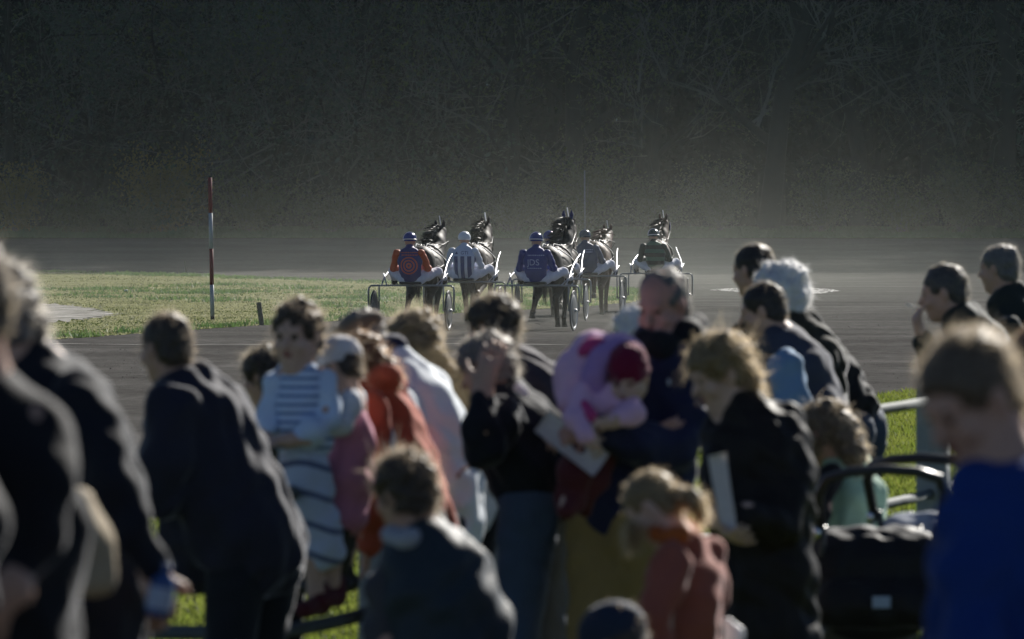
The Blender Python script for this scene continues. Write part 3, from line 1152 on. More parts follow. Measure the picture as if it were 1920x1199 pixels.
class Fig:
    count = 0

    def __init__(self, label, Y, az, group="spectators crowding along the fence", skin=None, voxel=0.011):
        Fig.count += 1
        self.seed = Fig.count
        self.label, self.Y, self.az, self.group = label, Y, az, group
        self.s = F / Y
        self.body = Field()
        self.parts = {}
        self.order = []
        self.extra = []
        self.skin = skin or M_SKIN
        self.vox = voxel
        self.ax = np.array([math.cos(rad(az)), math.sin(rad(az)), 0.0])     # the figure's own right
        self.fw = np.array([-math.sin(rad(az)), math.cos(rad(az)), 0.0])
        self.faceparts = []
        self.base = None
        self.r = np.random.default_rng(500 + self.seed)

    def pt(self, p):
        return at(p[0], p[1], self.Y + (p[2] if len(p) > 3 else 0.0))

    def part(self, name, m, fold=0.004):
        key = (name, m.name)
        if key not in self.parts:
            self.parts[key] = (Field(), m, fold)
            self.order.append(key)
        return self.parts[key][0]

    def chain(self, name, m, pts, wide=1.0, axis=None, core=0.78, k=0.04, fold=0.008):
        """pts: (x, y, dy, radius) in photograph pixels, dy in metres of depth"""
        P = [self.pt(p) for p in pts]
        rr = [p[3] / self.s for p in pts]
        ax = self.ax if axis is None else np.asarray(axis, float)
        self.part(name, m, fold).chain(P, rr, k, ax, wide)
        if core:
            self.body.chain(P, [x * core for x in rr], k, ax, wide)
        return P

    def bare(self, pts, k=0.02, wide=1.0):
        self.body.chain([self.pt(p) for p in pts], [p[3] / self.s for p in pts], k, self.ax, wide)

    def head(self, x, y, h, az=None, pitch=0.0, roll=0.0, dy=0.0, neck=None, fat=1.0):
        self.hs = h / self.s / 0.232
        self.hR = Rot(self.az if az is None else az, pitch, roll)
        self.hc = at(x, y, self.Y + dy)
        head_field(self.body, self.hc, self.hR, self.hs, fat)
        a = self.hc + self.hR @ (np.array([0, -0.022, -0.055]) * self.hs)
        if neck is not None:
            self.body.cone(a, self.pt(neck), 0.056 * self.hs, neck[3] / self.s if len(neck) > 3 else 0.07, 0.03)
        for q in (-1, 1):
            self.faceparts.append((self.hc + self.hR @ (np.array([q * 0.031, 0.094, 0.006]) * self.hs), 0.013 * self.hs, 1))
            self.faceparts.append((self.hc + self.hR @ (np.array([q * 0.033, 0.097, 0.026]) * self.hs), 0.009 * self.hs, 1))
        self.faceparts.append((self.hc + self.hR @ (np.array([0, 0.101, -0.056]) * self.hs), 0.016 * self.hs, 2))

    def loc2w(self, v):
        return self.hc + (np.asarray(v) * self.hs) @ self.hR.T

    def hair(self, col, style='short', n=900, length=0.03, extra=None, curl=0.5, thick=1.0):
        f = Field()
        t = {'short': 0.006, 'bald': 0.003, 'curly': 0.022, 'long': 0.014, 'thick': 0.018}[style] * thick
        f.ell((0, -0.014, 0.038), (0.074 + t, 0.094 + t, 0.082 + t), None, 0.01)
        f.ell((0, -0.045, -0.03), (0.064 + t, 0.055 + t, 0.06 + t), None, 0.03)
        f.ell((0, 0.112, -0.045), (0.085, 0.085, 0.098), None, 0.02, True)
        f.ell((0, 0.02, -0.13), (0.12, 0.12, 0.07), None, 0.02, True)
        if style == 'bald':                      # close crop, receding at the brow
            f.ell((0, 0.10, 0.07), (0.075, 0.075, 0.065), None, 0.03, True)
        for q in (-1, 1):
            f.ell((q * 0.09, 0.012, -0.02), (0.03, 0.028, 0.04), None, 0.01, True)
        v, q = f.mesh(0.009)
        v = wobble(v, q, 0.004 if style in ('short', 'bald') else 0.010, 0.05, self.seed)
        bias = np.array([0, -0.35, -0.25])
        if style == 'curly':
            bias = np.array([0, 0, -0.05])
        if style == 'long':
            bias = np.array([0, -0.2, -0.7])
        sv, sq = strands(v, q, int(n * 1.3), length * 0.62, 0.0012, self.r, bias, curl, 0.8 if style == 'curly' else 0.55)
        fv, fq = strands(v, q, int(n * 0.16), length * 1.7, 0.0010, self.r, bias, curl * 1.6, 0.9)   # fly-away hairs
        sq = np.concatenate([sq, fq + len(sv)])
        sv = np.concatenate([sv, fv])
        V = [self.loc2w(v), self.loc2w(sv)]
        Q = [q, sq + len(v)]
        MI = [np.zeros(len(q), int), np.ones(len(sq), int)]
        if extra:
            for pts in extra:                    # locks in photograph pixels
                g = Field()
                P = [self.pt(p) for p in pts]
                g.chain(P, [p[3] / self.s for p in pts], 0.02)
                a, b = g.mesh(0.010)
                a = wobble(a, b, 0.006, 0.05, self.seed + 3)
                c, d = strands(a, b, 400, 0.05 * self.hs, 0.002, self.r, (0, 0, -0.6), 0.35, 0.4)
                off = sum(len(x) for x in V)
                V += [a, c]
                Q += [b + off, d + off + len(a)]
                MI += [np.zeros(len(b), int), np.ones(len(d), int)]
        self.extra.append(("hair", [HAIR[col], STRAND[col]], np.concatenate(V), np.concatenate(Q), np.concatenate(MI)))

    def headpart(self, name, m, prims, vox=0.008, fold=0.0):
        """a cap, hood or helmet given in head coordinates"""
        f = Field()
        for p in prims:
            if p[0] == 'e':
                f.ell(p[1], p[2], None, p[3] if len(p) > 3 else 0.01, p[4] if len(p) > 4 else False)
            else:
                f.cone(p[1], p[2], p[3], p[4], 0.015, p[5] if len(p) > 5 else None, p[6] if len(p) > 6 else 1.0)
        v, q = f.mesh(vox)
        if fold:
            v = wobble(v, q, fold, 0.06, self.seed)
        self.extra.append((name, m, self.loc2w(v), q))

    def hand(self, p, d, n, curl=30, thumb=1, s=None):
        hand_field(self.body, self.pt(p), d, n, s or self.hs, curl, thumb)

    def legs(self, m, hip, r, feet, knee_dx=0.0, shoe=None, hem=0.09):
        """two legs from a hip pixel to feet on the ground; feet: ((x_px, dy), (x_px, dy)); legs 'part' is trousers"""
        hp = self.pt(hip)
        for i, (fx, dy) in enumerate(feet):
            sgn = -1 if i == 0 else 1
            Yf = self.Y + dy
            g = np.array([(fx - 960.0) / F * Yf, Yf, float(hgt(Yf))])
            h0 = hp + self.ax * sgn * 0.085
            rr = r / self.s
            kn = 0.52 * h0 + 0.48 * (g + [0, 0, 0.08]) + self.fw * (0.04 + knee_dx)
            an = g + [0, 0, hem]
            self.part("trousers", m).chain([h0, kn, an], [rr, rr * 0.72, rr * 0.55], 0.04)
            self.body.chain([h0, kn, an, g + [0, 0, 0.05]], [rr * 0.8, rr * 0.55, rr * 0.4, 0.035], 0.03)
            f = Field()
            f.cone(g - self.fw * 0.05 + [0, 0, 0.045], g + self.fw * 0.16 + [0, 0, 0.035], 0.044, 0.036, 0.02)
            f.cone(g - self.fw * 0.03 + [0, 0, 0.05], g - self.fw * 0.02 + [0, 0, 0.11], 0.044, 0.045, 0.02)
            f.cone(g - self.fw * 0.05 + [0, 0, -0.02], g + self.fw * 0.16 + [0, 0, -0.02], 0.06, 0.05, 0.005, sub=True)
            v, q = f.mesh(0.012)
            self.extra.append(("shoe", shoe or M_SOLE, v, q))
            self.body.cone(g + [0, 0, 0.06], g + self.fw * 0.12 + [0, 0, 0.045], 0.03, 0.024, 0.02)
            if self.base is None:
                self.base = np.array(g)

    def finish(self, name="person"):
        v, q = self.body.mesh(self.vox)
        mi = np.zeros(len(q), int)
        fc = v[q].mean(1)
        for c, rd, k in self.faceparts:
            mi[np.linalg.norm(fc - c, axis=1) < rd] = k
        base = self.base if self.base is not None else np.array([v[:, 0].mean(), self.Y, float(hgt(self.Y))])
        o = mesh_np(name, v, q, [self.skin, M_EYE, M_LIP], None, base, True, mi)
        tag(o, self.label, "person", self.group)
        for key in self.order:
            f, m, fold = self.parts[key]
            v, q = f.mesh(0.013)
            if fold:
                v = wobble(v, q, fold * 1.15, 0.12, self.seed)
            mesh_np(key[0], v, q, m, o, base)
        for nm, m, v, q, *mi in self.extra:
            mesh_np(nm, v, q, m, o, base, True, mi[0] if mi else None)
        self.obj = o
        self.basept = base
        return o


def thing_from_field(name, f, vox, m, label, cat, base, fold=0.0, parent=None, group=None):
    v, q = f.mesh(vox)
    if fold:
        v = wobble(v, q, fold, 0.1, 3)
    o = mesh_np(name, v, q, m, parent, base)
    if parent is None:
        tag(o, label, cat, group)
    return o


NAVY = cloth("navy wool", (0.020, 0.020, 0.034), 0.6)
BLACK = cloth("black cloth", (0.010, 0.010, 0.012), 0.25)
BLACKBLUE = cloth("blue black cloth", (0.010, 0.012, 0.018), 0.3)
TEAL = cloth("dark teal nylon", (0.024, 0.036, 0.046), 0.3, rough=0.6)
RUST = cloth("rust orange cotton", (0.40, 0.085, 0.045), 0.15)
ICE = cloth("pale blue coat", (0.72, 0.76, 0.80), 0.1)
CREAM = cloth("off white wool", (0.55, 0.56, 0.58), 0.1)
JEANS = cloth("blue denim", (0.05, 0.075, 0.12), 0.2)
JEANS2 = cloth("faded denim", (0.075, 0.095, 0.12), 0.2)
KHAKI = cloth("khaki cotton", (0.26, 0.18, 0.065), 0.1)
INK = cloth("ink blue jacket", (0.018, 0.021, 0.055), 0.3)
PINK = cloth("pink quilt", (0.74, 0.46, 0.64), 0.2, bump=0.8)
LILAC = cloth("lilac lining", (0.40, 0.24, 0.50), 0.2)
MAGENTA = cloth("magenta trim", (0.50, 0.06, 0.20), 0.2)
CRIMSON = cloth("crimson knit", (0.17, 0.008, 0.04), 0.3, bump=0.9, bscale=60)
MAROON = cloth("maroon wool", (0.09, 0.02, 0.025), 0.2)
ROSE = cloth("rose cotton", (0.50, 0.20, 0.28), 0.15)
LEATHER = mat("black brown leather", (0.017, 0.014, 0.013), rough=0.6, var=0.3, bump=0.5, bscale=12, spec=0.15)
OLIVEB = cloth("dark olive loden", (0.035, 0.032, 0.022), 0.5)
VEST = cloth("slate vest", (0.045, 0.05, 0.075), 0.35)
SHIRT = cloth("blue shirt", (0.16, 0.27, 0.42), 0.1)
PUFF = cloth("black quilt", (0.014, 0.014, 0.017), 0.25, bump=1.0, bscale=9)
MINT = cloth("pale green fleece", (0.30, 0.46, 0.35), 0.3)
SALMON = cloth("dusky orange coat", (0.30, 0.09, 0.06), 0.25)
ROYAL = cloth("royal blue fleece", (0.008, 0.038, 0.18), 0.15)
FOREST = cloth("dark green jacket", (0.024, 0.030, 0.026), 0.35)
TAN = cloth("tan tweed", (0.20, 0.15, 0.10), 0.4, bscale=60)
WHITEC = cloth("white cotton", (0.68, 0.69, 0.72), 0.1)
BEIGE = cloth("beige canvas", (0.34, 0.27, 0.17), 0.15)
FUR = mat("blond fur", (0.42, 0.33, 0.20), rough=0.6, var=0.35, scale=30, bump=0.3, trans=0.35)
PAPER = mat("printed paper", (0.74, 0.68, 0.65), rough=0.9, var=0.12, scale=40, bump=0.05, trans=0.25)


def light_blue_waves(N, L, x, y, z):
    w = math_node(N, L, 'SINE', math_node(N, L, 'ADD', math_node(N, L, 'MULTIPLY', z, 62.0), math_node(N, L, 'MULTIPLY', math_node(N, L, 'SINE', math_node(N, L, 'MULTIPLY', x, 21.0)), 1.1)))
    r = ramp_node(N, [(0.0, (0.52, 0.60, 0.76)), (0.84, (0.52, 0.60, 0.76)), (0.97, (0.10, 0.13, 0.24))], 'LINEAR')
    L.new(math_node(N, L, 'ADD', math_node(N, L, 'MULTIPLY', w, 0.5), 0.5), r.inputs[0])
    return r.outputs[0]


def thin_stripes(N, L, x, y, z):
    w = math_node(N, L, 'SINE', math_node(N, L, 'MULTIPLY', z, 215.0))
    r = ramp_node(N, [(0.0, (0.60, 0.71, 0.88)), (0.6, (0.60, 0.71, 0.88)), (0.72, (0.14, 0.23, 0.42))], 'LINEAR')
    L.new(math_node(N, L, 'ADD', math_node(N, L, 'MULTIPLY', w, 0.5), 0.5), r.inputs[0])
    return r.outputs[0]


M_WAVES = patterned("pale blue cloth with dark waves", light_blue_waves)
M_THIN = patterned("fine blue stripes", thin_stripes)
PALEBLUE = cloth("pale blue knit", (0.58, 0.70, 0.88), 0.15)

CAP_FLAT = [('e', (0, -0.015, 0.06), (0.094, 0.115, 0.05)), ('e', (0, 0.02, 0.03), (0.088, 0.11, 0.035)),
            ('c', (0, 0.09, 0.03), (0, 0.145, 0.012), 0.012, 0.008, np.array([1.0, 0, 0]), 6.0), ('e', (0, 0.0, -0.03), (0.074, 0.10, 0.05), 0.01, True)]
CAP_PEAK = [('e', (0, -0.012, 0.045), (0.086, 0.106, 0.088)), ('e', (0, -0.0, -0.06), (0.2, 0.2, 0.075), 0.01, True),
            ('c', (0, 0.085, 0.032), (0, 0.165, 0.012), 0.009, 0.007, np.array([1.0, 0, 0]), 7.0)]
BEANIE = [('e', (0, -0.012, 0.05), (0.088, 0.108, 0.095)), ('e', (0, 0.04, -0.075), (0.2, 0.2, 0.075), 0.01, True),
          ('e', (0, -0.014, 0.012), (0.09, 0.11, 0.024), 0.01)]

# --- far left, nearest the camera: two dark figures
f = Fig("nearest person at the left edge in a black coat, cut off by the frame", 10.0, 40)
f.head(-70, 570, 230, pitch=12, neck=(-55, 720, 0, 70))
f.hair('fair', 'short', 700, 0.02)
f.chain("coat", BLACK, [(-60, 745, 0, 78), (-45, 830, 0, 125), (-25, 940, 0, 140), (-25, 1060, 0, 136), (-25, 1199, 0, 138), (-25, 1420, 0, 135)], 1.25, k=0.06)
f.chain("coat", BLACK, [(55, 800, -0.06, 66), (72, 900, -0.1, 58), (70, 1010, -0.14, 46), (30, 1090, -0.2, 40)], k=0.05)
f.chain("coat", BLACK, [(-95, 830, -0.26, 66), (-62, 980, -0.4, 66), (-75, 1100, -0.46, 56), (-140, 1180, -0.45, 42)], k=0.03)
f.hand((20, 1110, -0.22, 0), (-1, 0, -0.5), (0, 1, 0))
f.legs(BLACKBLUE, (-30, 1380, 0, 0), 95, ((-80, -0.05), (30, 0.1)))
f.finish()

f = Fig("white-haired person bending forward in a dark coat, holding a blue bottle", 13.0, 62)
f.head(-10, 606, 186, pitch=28, neck=(52, 704, 0, 55))
f.hair('grey', 'thick', 1500, 0.035)
f.chain("coat", BLACKBLUE, [(62, 690, 0, 62), (105, 765, 0, 92), (130, 860, 0, 100), (150, 970, 0, 104), (165, 1090, 0, 104), (165, 1190, 0, 98)], 1.3, k=0.06)
f.chain("coat", BLACKBLUE, [(150, 765, -0.2, 66), (205, 890, -0.28, 44), (245, 985, -0.28, 38), (285, 1062, -0.26, 27)], k=0.03)
f.hand((288, 1072, -0.26, 0), (0.25, 0, -1), (-0.3, 1, 0), 45)
f.legs(BLACK, (160, 1185, 0, 0), 84, ((120, -0.12), (190, 0.15)))
f.finish()
b_ = MB()
c = at(303, 1112, 13.0 - 0.31)
R_ = np.array(Matrix.Rotation(rad(12), 3, 'Y'))
b_.lathe([(0.0, -0.05), (0.024, -0.05), (0.027, -0.042), (0.027, 0.02), (0.022, 0.032), (0.010, 0.042), (0.010, 0.05), (0.0125, 0.05), (0.0125, 0.062), (0, 0.062)], c, n=18, frame=R_)
bo = b_.build("water_bottle", mat("blue plastic", (0.03, 0.07, 0.20), rough=0.25, bump=0, spec=0.5), None, c)
tag(bo, "small blue bottle with a pale label held low by the white-haired person", "bottle")
b_ = MB()
b_.lathe([(0.0278, -0.034), (0.0282, -0.03), (0.0282, 0.008), (0.0278, 0.012)], c, n=18, frame=R_)
b_.build("paper_label", mat("pale label", (0.30, 0.36, 0.46), rough=0.6), bo, c)

# beige bag between the two
g = Field()
Yb = 11.9
PB = lambda x, y, dy=0.0: at(x, y, Yb + dy)
g.chain([PB(138, 940), PB(150, 1010), PB(156, 1085)], [0.03, 0.047, 0.05], 0.03, np.array([0.5, 0.87, 0]), 1.7)
g.cone(PB(110, 1180), PB(190, 1180), 0.07, 0.07, 0.01, sub=True)
base = PB(148, 1110)
bag = thing_from_field("shoulder_bag", g, 0.010, BEIGE, "beige canvas shoulder bag hanging between the two dark coats at the left", "bag", base, 0.008)
st = MB()
st.tube([PB(122, 960), PB(112, 880), PB(70, 790), PB(10, 742, -0.25)], 0.012, 6)
st.build("strap", BEIGE, bag, base)

# --- the man in the navy suit leaning on the rail
f = Fig("man in a navy suit jacket leaning left over the rail, seen from behind, greying hair", 18.7, 55)
f.head(311, 652, 122, az=42, pitch=8, neck=(340, 722, 0, 36))
f.hair('brown', 'short', 1100, 0.03)
f.chain("jacket", NAVY, [(348, 728, 0, 52), (372, 790, 0, 86), (400, 870, 0, 90), (440, 950, 0, 88), (470, 1015, 0, 86), (482, 1045, 0, 80)], 1.3, k=0.05)
f.chain("jacket", NAVY, [(322, 770, -0.16, 50), (308, 870, -0.2, 46), (305, 930, -0.18, 40), (252, 905, -0.1, 28)], k=0.035)
f.chain("jacket", NAVY, [(372, 775, 0.24, 46), (330, 880, 0.3, 40), (262, 890, 0.3, 28)], k=0.035)
f.chain("jacket", NAVY, [(370, 930, 0.05, 66), (368, 1000, 0.05, 62), (372, 1060, 0.05, 54)], 1.2, k=0.05, core=0)
f.hand((246, 903, -0.1, 0), (-1, 0.2, 0), (0, 0, -1))
f.hand((254, 890, 0.3, 0), (-1, 0.2, 0), (0, 0, -1), thumb=-1)
f.legs(BLACKBLUE, (478, 1035, 0, 0), 60, ((440, -0.1), (488, 0.16)))
f.finish()

# --- girl in pale blue, standing on the lower rail
f = Fig("small girl in a pale blue striped top and wavy-patterned skirt standing on the lower rail", 20.3, 165, skin=M_SKIN_FAIR)
f.head(557, 630, 122, az=158, pitch=6, neck=(560, 700, 0, 22), fat=1.08)
f.hair('brown', 'curly', 1300, 0.035, thick=0.45)
f.chain("top", M_THIN, [(561, 712, 0, 38), (561, 770, 0, 46), (565, 830, 0, 44)], 1.3, k=0.04)
f.chain("top", PALEBLUE, [(518, 718, 0, 25), (503, 775, -0.03, 22), (493, 808, -0.08, 19)], k=0.02)
f.chain("top", PALEBLUE, [(606, 718, 0, 28), (614, 785, -0.06, 25), (580, 818, -0.14, 22), (542, 826, -0.17, 18)], k=0.02)
f.chain("skirt", M_WAVES, [(566, 838, 0, 43), (574, 920, 0, 43), (590, 990, 0, 42), (604, 1032, 0, 42)], 1.1, k=0.04, core=0.5)
f.hand((490, 814, -0.09, 0), (-0.3, -0.2, -1), (0, 1, 0), 40)
f.hand((536, 827, -0.17, 0), (-1, 0, 0), (0, 0, -1), 30)
f.bare([(588, 1050, -0.03, 20), (592, 1110, -0.03, 15), (590, 1128, -0.03, 14)])
f.bare([(622, 1050, 0.05, 20), (622, 1095, 0.05, 15), (620, 1112, 0.05, 14)])
for (x, y, dy) in ((588, 1134, -0.03), (618, 1118, 0.05)):
    g = Field()
    p = at(x, y, 20.3 + dy)
    g.cone(p + [0.02, 0.02, 0.0], p + [-0.03, -0.10, -0.012], 0.036, 0.030, 0.02)
    g.cone(p + [0.02, 0.02, 0.0], p + [0.02, 0.02, 0.05], 0.036, 0.034, 0.02)
    f.extra.append(("shoe", MAROON, *g.mesh(0.010)))
f.base = np.array([(605 - 960) / F * 20.3, 20.3, 0.0])
f.finish()

# --- child behind the girl
f = Fig("child with dark curls whose head shows behind the girl in pale blue", 22.2, 60)
f.head(498, 708, 96, pitch=10, neck=(512, 770, 0, 20))
f.hair('dark', 'curly', 1300, 0.05)
f.chain("jacket", BLACK, [(514, 775, 0, 34), (525, 840, 0, 52), (535, 930, 0, 52), (540, 985, 0, 46)], 1.2)
f.legs(BLACK, (540, 985, 0, 0), 34, ((528, -0.05), (552, 0.1)))
f.finish()

# --- girl in pink dress with white cap
f = Fig("small girl in a rose dress and white cap climbing on the rail", 20.45, 70, skin=M_SKIN_FAIR)
f.head(636, 684, 96, pitch=14, neck=(652, 740, 0, 18))
f.hair('brown', 'short', 700, 0.04)
f.headpart("cap", WHITEC, CAP_PEAK, fold=0.003)
f.chain("dress", ROSE, [(655, 765, 0, 32), (660, 830, 0, 38)], 1.25)
f.chain("dress", ROSE, [(658, 830, 0, 38), (650, 895, 0, 44), (648, 962, 0, 46)], 1.15, core=0.4, fold=0.010)
f.chain("blouse", WHITEC, [(658, 745, 0, 24), (660, 770, 0, 28)], 1.3)
f.chain("blouse", WHITEC, [(655, 752, -0.1, 22), (645, 800, -0.14, 18), (610, 812, -0.16, 14)], k=0.02)
f.hand((604, 812, -0.16, 0), (-1, 0, -0.2), (0, 0, -1))
LEG = cloth("olive tights", (0.05, 0.045, 0.03), 0.2)
f.chain("tights", LEG, [(640, 950, -0.05, 20), (638, 1030, -0.05, 17), (634, 1090, -0.05, 13)], core=0.8)
f.chain("tights", LEG, [(652, 950, 0.06, 20), (652, 1030, 0.06, 17), (648, 1086, 0.06, 13)], core=0.8)
for (x, y, dy) in ((632, 1096, -0.05), (646, 1092, 0.06)):
    g = Field()
    p = at(x, y, 20.45 + dy)
    g.cone(p + [0.02, 0.0, 0.0], p + [-0.10, 0.03, -0.012], 0.034, 0.028, 0.02)
    f.extra.append(("shoe", M_SOLE, *g.mesh(0.010)))
f.base = np.array([(645 - 960) / F * 20.45, 20.45, 0.0])
f.finish()

# --- woman in rust orange
f = Fig("woman in a rust orange jacket with a ginger ponytail bending forward to the left", 20.9, 78)
f.head(678, 688, 108, pitch=34, neck=(712, 726, 0, 30))
f.hair('ginger', 'long', 1000, 0.05, extra=[[(705, 672, -0.06, 17), (730, 690, -0.08, 15), (742, 712, -0.08, 10)]])
f.chain("jacket", RUST, [(696, 732, 0, 45), (717, 790, 0, 61), (742, 860, 0, 65), (772, 930, 0, 63), (798, 985, 0, 57)], 1.35, k=0.05)
f.chain("jacket", RUST, [(742, 722, 0, 22), (720, 700, -0.12, 18), (712, 712, 0.12, 18)], k=0.03, core=0)
f.chain("jacket", RUST, [(690, 775, -0.2, 40), (695, 870, -0.24, 36), (700, 960, -0.24, 30), (690, 1020, -0.22, 24)], k=0.03)
f.chain("jacket", RUST, [(715, 775, 0.24, 40), (690, 850, 0.28, 32), (640, 850, 0.3, 24)], k=0.03)
f.hand((688, 1030, -0.22, 0), (-0.1, 0, -1), (-1, 0, 0))
f.hand((632, 850, 0.3, 0), (-1, 0.2, 0), (0, 0, -1), thumb=-1)
f.chain("shirt", WHITEC, [(706, 800, -0.12, 34), (712, 850, -0.16, 30)], 1.0, core=0)
f.legs(BLACKBLUE, (800, 985, 0, 0), 52, ((770, -0.12), (815, 0.14)))
f.finish()

# --- flat cap and pale blue coat
f = Fig("man in a tan flat cap and a long pale blue coat bending over the rail", 21.4, 76)
f.head(677, 640, 108, pitch=24, neck=(724, 672, 0, 30))
f.hair('grey', 'short', 500, 0.02)
f.headpart("flat_cap", TAN, CAP_FLAT, fold=0.002)
f.chain("collar", INK, [(716, 662, -0.08, 20), (742, 648, 0.0, 18), (726, 650, 0.1, 20)], core=0)
f.chain("coat", ICE, [(734, 684, 0, 44), (774, 755, 0, 72), (808, 830, 0, 74), (828, 910, 0, 73), (842, 982, 0, 66)], 1.35, k=0.05)
f.chain("coat", ICE, [(745, 770, -0.22, 42), (752, 870, -0.26, 36), (720, 940, -0.26, 27)], k=0.03)
f.hand((712, 950, -0.26, 0), (-1, 0, -0.5), (0, 0, -1))
f.legs(BLACKBLUE, (838, 985, 0, 0), 54, ((815, -0.1), (860, 0.14)))
f.finish()

# --- curly-haired woman with fur trimmed hood
f = Fig("curly-haired woman with a blond fur collar on a white coat", 21.9, 62)
f.head(777, 640, 98, pitch=14, neck=(795, 700, 0, 26))
f.hair('fair', 'curly', 1600, 0.05)
f.chain("coat", CREAM, [(800, 710, 0, 44), (832, 770, 0, 60), (862, 850, 0, 62), (872, 920, 0, 58), (872, 960, 0, 54)], 1.3, k=0.05)
f.chain("coat", CREAM, [(800, 760, 0.24, 36), (760, 860, 0.3, 30), (700, 870, 0.32, 22)], k=0.03)
f.hand((694, 870, 0.32, 0), (-1, 0.2, 0), (0, 0, -1), thumb=-1)
g = Field()
g.chain([f.pt(p) for p in [(786, 662, -0.05, 20), (812, 680, -0.1, 24), (846, 716, -0.12, 27), (872, 756, -0.12, 27), (888, 790, -0.1, 22)]], [x / f.s for x in (18, 23, 26, 26, 20)], 0.03)
gv, gq = g.mesh(0.011)
gv = wobble(gv, gq, 0.008, 0.05, 4)
sv, sq = strands(gv, gq, 1200, 0.035, 0.0014, f.r, (0.1, 0, -0.2), 0.4, 0.8)
f.extra.append(("fur_collar", FUR, np.concatenate([gv, sv]), np.concatenate([gq, sq + len(gv)])))
f.legs(BLACK, (872, 955, 0, 0), 48, ((858, -0.1), (884, 0.12)))
f.finish()

# --- man with his hand at his brow, navy jacket and jeans
f = Fig("grey-haired man in a dark jacket and jeans holding a hand to his face", 20.4, 72)
f.head(912, 692, 112, pitch=26, roll=6, neck=(940, 752, 0, 34))
f.hair('grey', 'thick', 1300, 0.035)
f.chain("jacket", BLACKBLUE, [(942, 756, 0, 56), (972, 820, 0, 80), (1000, 880, 0, 78), (1010, 925, 0, 70)], 1.3, k=0.05)
f.chain("jacket", BLACKBLUE, [(938, 785, -0.2, 46), (908, 836, -0.28, 40), (900, 800, -0.32, 32), (904, 745, -0.29, 23)], k=0.03)
f.chain("jacket", BLACKBLUE, [(960, 790, 0.24, 42), (945, 860, 0.3, 34), (930, 872, 0.32, 24)], k=0.03)
f.hand((905, 728, -0.29, 0), (0.25, 0.15, 1), (0.2, 1, 0), 16, s=1.05)
f.hand((925, 872, 0.32, 0), (-1, 0.2, 0), (0, 0, -1), thumb=-1)
f.chain("shoulder_patch", WHITEC, [(972, 728, -0.17, 11), (984, 738, -0.17, 9)], core=0, fold=0)
f.chain("shirt_hem", WHITEC, [(1054, 872, -0.05, 12), (1056, 893, -0.05, 9)], core=0, fold=0)
f.legs(JEANS, (1008, 945, 0, 0), 60, ((985, -0.12), (1060, 0.16)))
f.finish()

# --- dark tousled hair behind
f = Fig("person with tousled black hair and a dark plum jacket", 22.5, 62)
f.head(922, 614, 102, pitch=10, neck=(955, 680, 0, 28))
f.hair('dark', 'curly', 1500, 0.05)
PLUM = cloth("dark plum cloth", (0.040, 0.030, 0.042), 0.5)
f.chain("jacket", PLUM, [(962, 690, 0, 46), (1000, 735, 0, 60), (1025, 800, 0, 62), (1040, 880, 0, 58), (1045, 930, 0, 54)], 1.35, k=0.05)
f.chain("jacket", PLUM, [(960, 740, 0.24, 36), (930, 810, 0.3, 30), (895, 820, 0.3, 22)], k=0.03)
f.hand((888, 820, 0.3, 0), (-1, 0.2, 0), (0, 0, -1), thumb=-1)
f.legs(BLACK, (1045, 930, 0, 0), 48, ((1030, -0.1), (1060, 0.12)))
f.finish()

# --- the balding man with a toddler
f = Fig("balding man in a navy jacket and khaki trousers carrying the toddler in pink", 20.2, 138, skin=M_SKIN_RED)
f.head(1243, 572, 130, az=146, pitch=20, neck=(1250, 648, 0, 36))
f.hair('grey', 'bald', 900, 0.012)
f.chain("jacket", INK, [(1245, 668, 0, 64), (1222, 740, 0, 82), (1206, 850, 0, 86), (1190, 925, 0, 84), (1188, 965, 0, 84)], 1.22, k=0.05)
f.chain("jacket", INK, [(1296, 690, 0.0, 44), (1288, 790, -0.12, 44), (1262, 842, -0.2, 42), (1190, 832, -0.32, 38), (1125, 808, -0.38, 30)], k=0.035)
f.chain("jacket", INK, [(1160, 690, 0.02, 42), (1120, 770, -0.02, 38), (1110, 830, -0.12, 34), (1190, 815, -0.24, 28)], k=0.035)
f.chain("collar", BLACK, [(1208, 640, -0.06, 22), (1240, 655, -0.10, 22), (1290, 632, -0.04, 26), (1298, 618, 0.06, 24), (1240, 625, 0.12, 26)], core=0)
f.chain("badge", WHITEC, [(1253, 712, -0.185, 6), (1255, 722, -0.185, 6)], core=0, fold=0)
f.hand((1108, 806, -0.39, 0), (-1, -0.1, -0.15), (0.1, 1, -0.5), 38, s=1.05)
f.hand((1200, 816, -0.26, 0), (1, 0, 0.1), (0, 1, 0.3), 30, thumb=-1)
f.legs(KHAKI, (1160, 970, 0, 0), 66, ((1205, 0.06), (1135, -0.08)))
f.finish()

f = Fig("toddler in a pink quilted coat and crimson knitted hat in the balding man's arms", 19.84, 150, group=None, skin=M_SKIN_FAIR)
f.head(1178, 706, 104, az=165, pitch=26, neck=(1160, 762, 0.03, 22), fat=1.15)
f.headpart("knit_hat", CRIMSON, BEANIE, fold=0.002)
f.chain("coat", PINK, [(1140, 752, 0.04, 46), (1112, 775, 0.05, 42), (1098, 800, 0.03, 40)], 1.05, k=0.05)
f.chain("coat", PINK, [(1178, 758, -0.02, 24), (1184, 774, -0.08, 21), (1150, 788, -0.14, 17)], k=0.02)
f.chain("coat", PINK, [(1095, 745, 0.0, 30), (1085, 790, -0.1, 25), (1098, 815, -0.16, 20)], k=0.02)
f.hand((1142, 792, -0.15, 0), (-1, 0, 0), (0, 1, 0), 40, s=0.55)
f.hand((1104, 820, -0.17, 0), (0.6, 0, -1), (0, 1, 0), 40, s=0.55)
g = Field()
HD = [f.pt(p) for p in [(1170, 668, 0.10, 0), (1120, 672, 0.12, 0), (1088, 706, 0.10, 0), (1078, 745, 0.06, 0)]]
